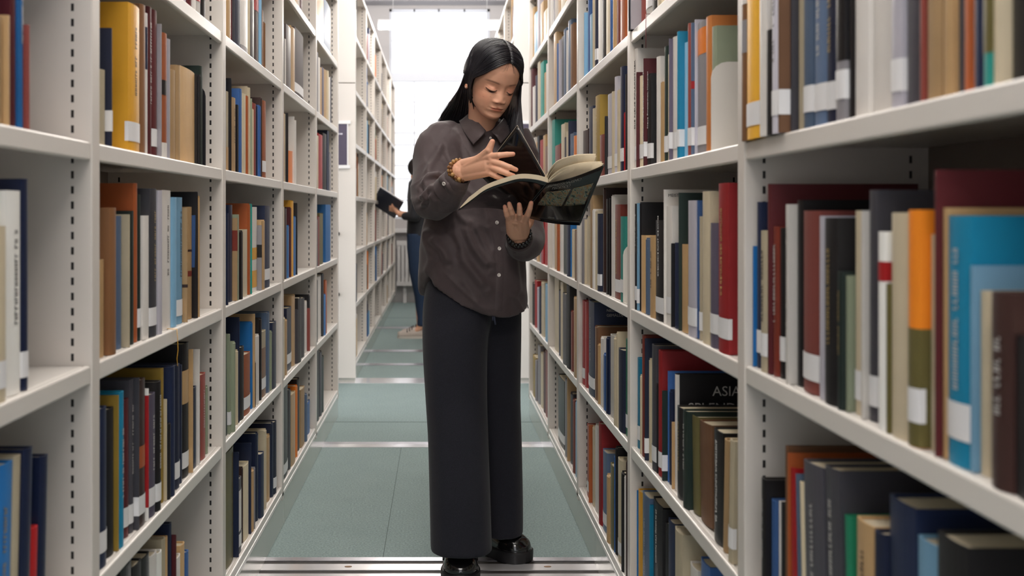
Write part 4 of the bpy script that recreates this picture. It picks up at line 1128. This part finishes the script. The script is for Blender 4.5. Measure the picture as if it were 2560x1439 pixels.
# cuffs
def cuff(path, radii, name='cuff'):
    r1 = sweep(path, radii, 28); r2 = sweep(path, [r - .0035 for r in radii], 28)
    b = MB(); b.loft(r1 + r2[::-1] + [r1[0]], cap=False); o = b.build(name, SHIRT, smooth=True)
    o.data.transform(Matrix.Translation(-WO)); o.parent = shirt
cuff([P(1120, 476, 2.99), P(1131, 462, 2.968), P(1141, 448, 2.953), P(1147, 438, 2.944)], [.046, .0415, .0385, .037])
cuff([P(1304, 603, 3.05), P(1301, 600, 3.03), P(1299, 597, 3.012), P(1298, 594, 2.998)], [.046, .041, .039, .038])
# bracelets
def bracelet(name, c, nrm, r, br, n, mats, rows=1, seed=1):
    nrm = Vector(nrm).normalized(); u = nrm.orthogonal().normalized(); v = nrm.cross(u); r_ = random.Random(seed)
    b = MB()
    for k in range(rows):
        for j in range(n):
            a = 2 * PI * (j + .5 * (k % 2)) / n
            b.ball(Vector(c) + (u * math.cos(a) + v * math.sin(a)) * r + nrm * (k - (rows - 1) / 2) * br * 1.9, br * r_.uniform(.92, 1.05), 12, 8, r_.randrange(len(mats)))
    o = b.build(name, mats, smooth=True); local(o); o.parent = woman
ax_ = (RA[2] - RA[1])
bracelet('wooden_bead_bracelet', P(1149, 426, 2.933), ax_, .0305, .0060, 17, [mat('bead_brown', '6e4527', .35), mat('bead_tan', 'a98250', .35), mat('bead_umber', '84592f', .35)], 2)
bracelet('black_bead_bracelet', P(1298, 588, 2.980), LA[2] - LA[1] + Vector((0, 0, .10)), .0330, .0055, 20, [mat('bead_black', '0c0b0e', .08, spec=.8)], 2)

# ---- trousers
tr_ = MB()
def leg_rings(rows, n=72, seed=0):
    R_ = []
    for y, l, r, Y, dp in cr(rows, 60):
        c = P((l + r) / 2, y, Y); hw = (r - l) / 2 * Y / F
        k = min(1, max(0, (y - 700) / 600)); ring = []
        for j in range(n):
            a = 2 * PI * j / n; ca_, sa_ = math.cos(a), math.sin(a); e = 2.3
            fold = 1 + k * (.020 * math.sin(a * 5 + seed + y * .002) + .012 * math.sin(a * 9 + 2 * seed)) * (1 - abs(ca_) ** 4)
            ring.append(Vector((c.x + hw * math.copysign(abs(ca_) ** (2 / e), ca_), c.y - dp * fold * math.copysign(abs(sa_) ** (2 / e), sa_), c.z)))
        R_.append(ring)
    return R_
legL = [(640, 1085, 1270, 3.235, .10), (700, 1068, 1262, 3.23, .118), (760, 1058, 1240, 3.22, .120), (830, 1056, 1222, 3.20, .112), (900, 1058, 1218, 3.19, .108), (1000, 1064, 1218, 3.175, .102), (1100, 1070, 1221, 3.165, .098), (1250, 1074, 1226, 3.15, .094), (1345, 1076, 1229, 3.14, .090), (1374, 1077, 1230, 3.138, .088)]
legR = [(640, 1110, 1292, 3.245, .10), (700, 1125, 1302, 3.25, .115), (760, 1145, 1303, 3.27, .108), (830, 1156, 1303, 3.305, .098), (900, 1166, 1302, 3.325, .095), (1000, 1176, 1301, 3.34, .090), (1100, 1186, 1304, 3.35, .088), (1250, 1198, 1307, 3.365, .086), (1330, 1204, 1307, 3.37, .084)]
tr_.loft(leg_rings(legL, seed=.6)); tr_.loft(leg_rings(legR, seed=2.2))
o = tr_.build('tmp', TROUS)
tro = baked(o, [('REMESH', dict(mode='VOXEL', voxel_size=.006)), ('SMOOTH', dict(factor=.5, iterations=3))], 'trousers', [TROUS])
local(tro); tro.parent = woman
b = MB()
for dx, l_ in ((0, .028), (.007, .040)):
    b.tube([P(1232 + dx * 250, 778, 3.10) + Vector((dx * q * .2, 0, -l_ * q / 4)) for q in range(5)], .0028, 8)
o = b.build('drawstring', mat('drawstring_navy', '2b3042', .7), smooth=True); local(o); o.parent = woman

# ---- shoes
def shoe(heel, toe, name='shoe'):
    heel, toe = Vector(heel), Vector(toe); d = toe - heel; Ln = d.length; d.normalize(); s_ = Vector((-d.y, d.x, 0))
    prof = [(0, .018), (.04, .030), (.12, .036), (.25, .037), (.42, .040), (.58, .047), (.72, .052), (.84, .050), (.93, .040), (.98, .025), (1.0, .010)]
    pc = cr(prof, 200); px_ = [float(q[0]) for q in pc]; py_ = [float(q[1]) for q in pc]
    def prof_s(t_): return float(np.interp(t_, px_, py_))
    def outline(z, k, n=160):
        pts = []
        ts = .5 - .5 * np.cos(np.linspace(0, PI, n // 2))
        for t_ in ts: pts.append((t_, prof_s(t_) * k))
        r = [heel + d * (t_ * Ln + (k - 1) * .05 * (t_ - .5)) + s_ * w_ + Vector((0, 0, z)) for t_, w_ in pts]
        r += [heel + d * (t_ * Ln + (k - 1) * .05 * (t_ - .5)) - s_ * w_ + Vector((0, 0, z)) for t_, w_ in pts[::-1]]
        return r
    root = empty(name, (0, 0, 0)); root.parent = woman
    b = MB(); b.loft([outline(.000, 1.05), outline(.006, 1.14), outline(.030, 1.17), outline(.036, 1.16), outline(.039, 1.06)])
    o = b.build('sole', SOLE, smooth=False, bevel=.002); o.data.transform(Matrix.Translation(-WO)); o.parent = root
    ht = [(0, .085), (.15, .092), (.35, .088), (.5, .070), (.62, .058), (.8, .052), (.92, .042), (1, .018)]
    rings = []
    for i in range(40):
        t_ = i / 39; w_ = prof_s(t_) * 1.02; h_ = np.interp(t_, [a for a, _ in ht], [b_ for _, b_ in ht])
        ring = []
        for j in range(28):
            a = 2 * PI * j / 28; cc, ss = math.cos(a), math.sin(a)
            ring.append(heel + d * (t_ * Ln) + s_ * (w_ * math.copysign(abs(cc) ** .8, cc)) + Vector((0, 0, .034 + (h_ if ss > 0 else .004) * abs(ss) ** .75 * (1 if ss > 0 else -1))))
        rings.append(ring)
    b = MB(); b.loft(rings); o = b.build('upper', LEATH, smooth=True); o.data.transform(Matrix.Translation(-WO)); o.parent = root
    b = MB()
    arc = []
    for j in range(15):
        a = PI * j / 14; t_ = .60 + .10 * math.sin(a); w_ = .043
        arc.append(heel + d * (t_ * Ln) + s_ * (w_ * math.cos(a)) + Vector((0, 0, .042 + .054 * math.sin(a) ** .8)))
    b.tube(arc, .0035, 8); 
    arc = [heel + d * (Ln * .50) + s_ * (.044 * math.cos(PI * j / 14)) + Vector((0, 0, .040 + .070 * math.sin(PI * j / 14) ** .8)) for j in range(15)]
    b.tube(arc, [(.012, .003)] * 15, 8)
    o = b.build('strap', LEATH, smooth=True); o.data.transform(Matrix.Translation(-WO)); o.parent = root
shoe((.064, 3.335, 0), (.062, 3.088, 0)); shoe((.098, 3.49, 0), (.278, 3.30, 0))

# ------------------------------------------------------------------ the open book in her hands
book = empty('open_book', P(1370, 455, 2.80), 'open black softcover art catalogue held by the woman, cream pages fanned', 'book')
BO = Vector(book.location)
def bk_(o): o.data.transform(Matrix.Translation(-BO)); o.parent = book; return o
COV = mat('glossy_black_cover', '0b0a0c', .14, spec=.6, coat=.4)
PAPER = mat('cream_paper', 'ddccae', .7, var=.05, scale=120)
T_ = P(1370, 457, 2.76); TR_ = P(1512, 411, 2.62); BR_ = P(1450, 563, 2.76); BL_ = P(1300, 538, 2.955)
TO_ = P(1145, 525, 2.84); BO_ = P(1186, 519, 3.03)
def bil(a, b_, A=T_, B=TR_, C=BR_, D=BL_): return A.lerp(B, a).lerp(D.lerp(C, a), b_)
def patch(fn, n, m, thick, mt, name, parent=None):
    vs = [fn(i / (n - 1), j / (m - 1)) for i in range(n) for j in range(m)]
    fs = [(i * m + j, i * m + j + 1, (i + 1) * m + j + 1, (i + 1) * m + j) for i in range(n - 1) for j in range(m - 1)]
    o = mk(name, vs, fs, mt, smooth=True); s_ = o.modifiers.new('thickness', 'SOLIDIFY'); s_.thickness = thick; s_.offset = 0
    bk_(o)
    return o
def front(a, b_):
    p = bil(a, b_); return p + Vector((-.2, -.6, -.6)).normalized() * (.010 * math.sin(PI * min(1, a * 1.0)) )
cov = patch(front, 26, 12, .0012, COV, 'front_cover')
def wrap_text(txt, size, a0, b0, mt, name, xs=1, W=.255, Hh=.20):
    cu = bpy.data.curves.new('t', 'FONT'); cu.body = txt; cu.size = size; cu.resolution_u = 2
    t = bpy.data.objects.new('t', cu); COL.objects.link(t); bpy.context.view_layer.update()
    dg = bpy.context.evaluated_depsgraph_get(); dg.update(); me = bpy.data.meshes.new_from_object(t.evaluated_get(dg))
    bpy.data.objects.remove(t); bpy.data.curves.remove(cu)
    n_ = (bil(.5, .5) - CAMP).normalized()
    for v in me.vertices:
        a = a0 + v.co.x * xs / W; b_ = b0 - v.co.y / Hh
        v.co = front(a, b_) - n_ * .0022 - BO
    me.materials.clear(); me.materials.append(mt); o = link(name, me, book); return o
wrap_text('ESPRESSIONISMO', .0175, .06, .135, mat('cover_print', '85817b', .4), 'cover_title', xs=1.15)
wrap_text('TEDESCO', .0175, .17, .215, mat('cover_print', '85817b', .4), 'cover_title', xs=1.15)
wrap_text('Electa', .0110, .45, .90, mat('cover_print', '85817b', .4), 'publisher_mark')
# the coloured picture printed on the cover (plain mottled stand-in)
pm = bpy.data.materials.new('cover_picture'); pm.use_nodes = True; N = pm.node_tree.nodes; L = pm.node_tree.links; bs = N['Principled BSDF']
tc = N.new('ShaderNodeTexCoord'); nz = N.new('ShaderNodeTexNoise'); nz.inputs['Scale'].default_value = 65; nz.inputs['Detail'].default_value = 6; nz.inputs['Distortion'].default_value = 1.6
cr_ = N.new('ShaderNodeValToRGB'); els = cr_.color_ramp.elements
els[0].position = .30; els[0].color = (*srgb('15201f'), 1); els[1].position = .75; els[1].color = (*srgb('8f8a78'), 1)
for ps, cx in ((.40, '33423c'), (.47, '6e7a6c'), (.53, '7a5a34'), (.60, '5a665e'), (.67, '6e3526')): e_ = els.new(ps); e_.color = (*srgb(cx), 1)
L.new(tc.outputs['Object'], nz.inputs['Vector']); L.new(nz.outputs['Fac'], cr_.inputs[0]); L.new(cr_.outputs[0], bs.inputs['Base Color']); bs.inputs['Roughness'].default_value = .2
nn = (bil(.5, .5) - CAMP).normalized()
for a0, a1 in ((.13, .56), (.60, .93)):
    patch(lambda u, v, a0=a0, a1=a1: front(a0 + (a1 - a0) * u, .27 + .36 * v) - nn * .0022, 12, 8, .0004, pm, 'cover_picture')
# back cover and left half of the page block (curving over her left hand)
hc = [(1370, 457, 2.76), (1340, 449, 2.765), (1300, 447, 2.775), (1260, 457, 2.79), (1215, 474, 2.81), (1180, 499, 2.825), (1145, 525, 2.84)]
hcp = [Vector(q) for q in cr([tuple(P(*q)) for q in hc], 40)]
bcp = [Vector(q) for q in cr([tuple(BL_), tuple(P(1260, 524, 2.975)), tuple(P(1220, 519, 3.0)), tuple(BO_)], 40)]
def backf(a, b_):
    i = min(39, int(a * 39 + .5)); return hcp[i].lerp(bcp[i], b_)
patch(backf, 40, 12, .0014, COV, 'back_cover')
up = Vector((.0, -.15, 1)).normalized()
b = MB(); rings = []
for i in range(39):
    th = .0125 * min(1, (39 - i) / 5); a_ = hcp[i] + up * .0009; c_ = bcp[i] + up * .0009
    rings.append([a_, a_ + up * th, c_ + up * th, c_])
b.loft(rings); bk_(b.build('page_block', PAPER))
# pages fanned up on the right
Vd = (BR_ - TR_)
fans = [([(1366, 450, 2.765), (1374, 426, 2.745), (1394, 402, 2.72), (1430, 389, 2.69), (1462, 385, 2.665), (1490, 385, 2.645)], .0022, .90),
        ([(1368, 451, 2.763), (1378, 429, 2.745), (1400, 406, 2.72), (1434, 393, 2.69), (1464, 389, 2.665), (1491, 389, 2.645)], .0010, .90),
        ([(1370, 453, 2.762), (1384, 436, 2.745), (1410, 418, 2.72), (1440, 409, 2.69), (1470, 405, 2.66), (1505, 404, 2.630)], .0035, .97),
        ([(1371, 455, 2.761), (1388, 440, 2.745), (1414, 423, 2.72), (1444, 413, 2.69), (1474, 408, 2.66), (1508, 408, 2.626)], .0040, .97)]
for q, th, vl in fans:
    hp_ = [Vector(w_) for w_ in cr([tuple(P(*p_)) for p_ in q], 30)]
    gut = BL_ - T_
    patch(lambda u, v, hp_=hp_, vl=vl, gut=gut: hp_[min(29, int(u * 29 + .5))] + (gut * (1 - u) + Vd * u) * vl * v * (1 if u > .0 else 1), 30, 8, th, PAPER, 'page')
# black leaf being turned, lifted by her right hand
A_ = P(1293, 313, 2.86); C1 = P(1199, 437, 2.935); C2 = P(1262, 500, 2.93); T2 = P(1371, 452, 2.772)
def leaff(u, v): 
    p = T2.lerp(A_, u).lerp(C2.lerp(C1, u), v); return p + Vector((0, .012 * math.sin(PI * u) * math.sin(PI * v), 0))
patch(leaff, 16, 16, .0008, COV, 'black_leaf')
b = MB()
b.tube([leaff(i / 15, 0) + Vector((0, -.0006, 0)) for i in range(16)], .0006, 5); b.tube([leaff(1, i / 15) + Vector((0, -.0006, 0)) for i in range(16)], .0005, 5)
bk_(b.build('leaf_edge', mat('leaf_edge', 'b8aa98', .6)))

# ------------------------------------------------------------------ second reader far down the aisle, facing left
RY = 9.35
rd = empty('person', (P(1050, 842, RY).x, RY, 0), 'distant reader in black top and blue jeans, half hidden behind the woman', 'person')
RO = Vector(rd.location)
def rl(o): o.data.transform(Matrix.Translation(-RO)); o.parent = rd; return o
Q = lambda x, y, dy=0: P(x, y, RY) + Vector((0, dy, 0))
bd = MB()
hd = Q(1052, 424)
bd.ball(hd, (.088, .075, .105), 24, 16); bd.ball(hd + Vector((-.088, 0, -.012)), (.016, .010, .016)); bd.ball(hd + Vector((-.060, 0, -.062)), (.034, .034, .036))
for s_ in (-1, 1): bd.ball(hd + Vector((.008, s_ * .074, -.01)), (.018, .008, .026))
capsule(bd, hd + Vector((.015, 0, -.06)), Q(1058, 455), .048, .055)
bd.loft([[Q(1050, y) + Vector((a_ * math.cos(2 * PI * j / 20), c_ * math.sin(2 * PI * j / 20), 0)) for j in range(20)] for y, a_, c_ in ((445, .05, .08), (455, .085, .17), (490, .10, .165), (540, .09, .14), (590, .10, .155), (620, .095, .16))])
for s_ in (-1, 1):
    sh_ = Q(1052, 462, s_ * .17); el = Q(1038, 540, s_ * .19); wr = Q(1000, 536 - (3 if s_ > 0 else 0), s_ * .10)
    capsule(bd, sh_, el, .045, .036); capsule(bd, el, wr, .034, .024)
    hb = Q(989, 524, s_ * .07)
    capsule(bd, wr, hb, .024, .022)
    for k in range(4):
        f0 = hb + Vector((-.010 + .012 * k * 0, -s_ * .004 * k, .006 - .008 * k)); capsule(bd, f0, f0 + Vector((-.045, -s_ * .020, .030 - .006 * k)), .010, .008, 10, 3)
    capsule(bd, hb, hb + Vector((-.03, -s_ * .01, .050)), .011, .009, 10, 3)
    hp = Q(1046, 610, s_ * .085); kn = Q(1048, 712, s_ * .085); an = Q(1052, 815, s_ * .09)
    capsule(bd, hp, kn, .075, .05); capsule(bd, kn, an, .045, .033); capsule(bd, an, an + Vector((-.06, 0, -.05)), .032, .026)
vs_, fs_ = remeshed(bd, .0075, 4)
o = mk('body', vs_, fs_, SKIN, smooth=True)
ca = o.data.color_attributes.new('tint', 'FLOAT_COLOR', 'POINT'); ca.data.foreach_set('color', [1.0] * (4 * len(vs_)))
rl(o)
b = MB(); b.ball(hd + Vector((-.012, 0, .022)), (.108, .088, .100), 24, 16); b.ball(hd + Vector((.06, 0, -.06)), (.05, .07, .09), 16, 12)
rl(b.build('hair', mat('dark_hair', '1c1718', .45), smooth=True))
b = MB()
b.loft([[Q(1050, y) + Vector((a_ * math.cos(2 * PI * j / 24), c_ * math.sin(2 * PI * j / 24), 0)) for j in range(24)] for y, a_, c_ in ((443, .065, .09), (455, .105, .19), (490, .118, .18), (540, .113, .160), (575, .120, .172), (592, .124, .178))])
for s_ in (-1, 1):
    sh_ = Q(1052, 464, s_ * .17); el = Q(1038, 540, s_ * .19); wr = Q(1014, 540, s_ * .135)
    capsule(b, sh_, el, .060, .052); capsule(b, el, wr, .050, .036)
o = b.build('tmp', SKIN); o = baked(o, [('REMESH', dict(mode='VOXEL', voxel_size=.009)), ('SMOOTH', dict(factor=.5, iterations=4))], 'black_top', [mat('black_jersey', '15161c', .8, sheen=.1)]); rl(o)
b = MB()
for s_, d_ in ((-1, 0), (1, 6)):
    rows = [(583, 1050, .118, .09), (620, 1049, .112, .095), (680, 1050 + d_, .095, .09), (740, 1056 + d_, .070, .072), (790, 1058 + d_, .058, .060), (812, 1058 + d_, .056, .058)]
    b.loft([[Q(x_, y_, s_ * .085) + Vector((a_ * math.cos(2 * PI * j / 20), c_ * math.sin(2 * PI * j / 20), 0)) for j in range(20)] for y_, x_, a_, c_ in rows])
o = b.build('tmp', SKIN); o = baked(o, [('REMESH', dict(mode='VOXEL', voxel_size=.009)), ('SMOOTH', dict(factor=.5, iterations=3))], 'jeans', [mat('blue_denim', '1b2f4a', .85, var=.2, scale=60)]); rl(o)
for s_, d_ in ((-1, 0), (1, .03)):
    root = empty('shoe', (0, 0, 0)); root.parent = rd
    c0 = P(1060, 842, RY).x + d_; y0_ = RY + s_ * .085
    b = MB(); rings = []
    for i in range(14):
        t_ = i / 13; w_ = .040 * math.sin(PI * min(1, .12 + t_ * .8)) ** .6; h_ = np.interp(t_, [0, .3, .5, .8, 1], [.035, .055, .075, .085, .07])
        rings.append([Vector((c0 - .235 + .26 * t_, y0_ + w_ * math.cos(a), .022 + (h_ if math.sin(a) > 0 else .008) * math.sin(a))) for a in [2 * PI * j / 16 for j in range(16)]])
    b.loft(rings); o = b.build('shoe_upper', mat('beige_suede', 'c0b3a9', .8, var=.1, scale=50), smooth=True); o.data.transform(Matrix.Translation(-RO)); o.parent = root
    b = MB(); b.loft([[Vector((r_.x, r_.y, z_)) for r_ in [Vector((c0 - .105 + .135 * math.cos(a), y0_ + .044 * math.sin(a), 0)) for a in [2 * PI * j / 28 for j in range(28)]]] for z_ in (0, .02)])
    o = b.build('shoe_sole', mat('pale_sole', 'cfc6bc', .6), smooth=False); o.data.transform(Matrix.Translation(-RO)); o.parent = root
    b = MB()
    for k in range(3): b.tube([Vector((c0 - .15 + .022 * k, y0_ + .030 * math.cos(a), .055 + .012 * k + .030 * math.sin(a))) for a in [PI * j / 8 for j in range(9)]], .004, 6)
    o = b.build('laces', mat('shoe_laces', '4a4248', .8), smooth=True); o.data.transform(Matrix.Translation(-RO)); o.parent = root
# the book the far reader holds
bc = P(973, 501, RY)
rb = empty('open_book', bc, 'navy-covered book held open by the distant reader', 'book')
M3 = Matrix.Rotation(math.radians(33), 3, 'Y') @ Matrix.Rotation(math.radians(-32), 3, 'X')
b = MB(); b.box((-.125, -.16, -.035), (.125, .16, -.028)); b.v = [tuple(M3 @ Vector(v)) for v in b.v]; b.build('cover', mat('navy_cover', '1a2238', .4), rb)
b = MB(); b.loft([[M3 @ Vector((x_, y_, z_)) for x_, z_ in ((-.12, -.028), (.12, -.028), (.12, -.028 + hh), (-.12, -.028 + hh))] for y_, hh in ((-.155, .012), (-.08, .034), (-.02, .030), (0, .012), (.02, .030), (.08, .034), (.155, .012))])
b.build('page_block', mat('pale_pages', 'd9d5d4', .7), rb)


# ------------------------------------------------------------------ light
w = bpy.data.worlds.new('world'); SC.world = w; w.use_nodes = True
bg = w.node_tree.nodes['Background']; bg.inputs[0].default_value = (*srgb('f6f6fb'), 1); bg.inputs[1].default_value = .92

SC.view_settings.view_transform = 'Standard'; SC.view_settings.look = 'None'
SC.view_settings.gamma = 1; SC.view_settings.use_curve_mapping = False
SC.view_settings.exposure = 1.0
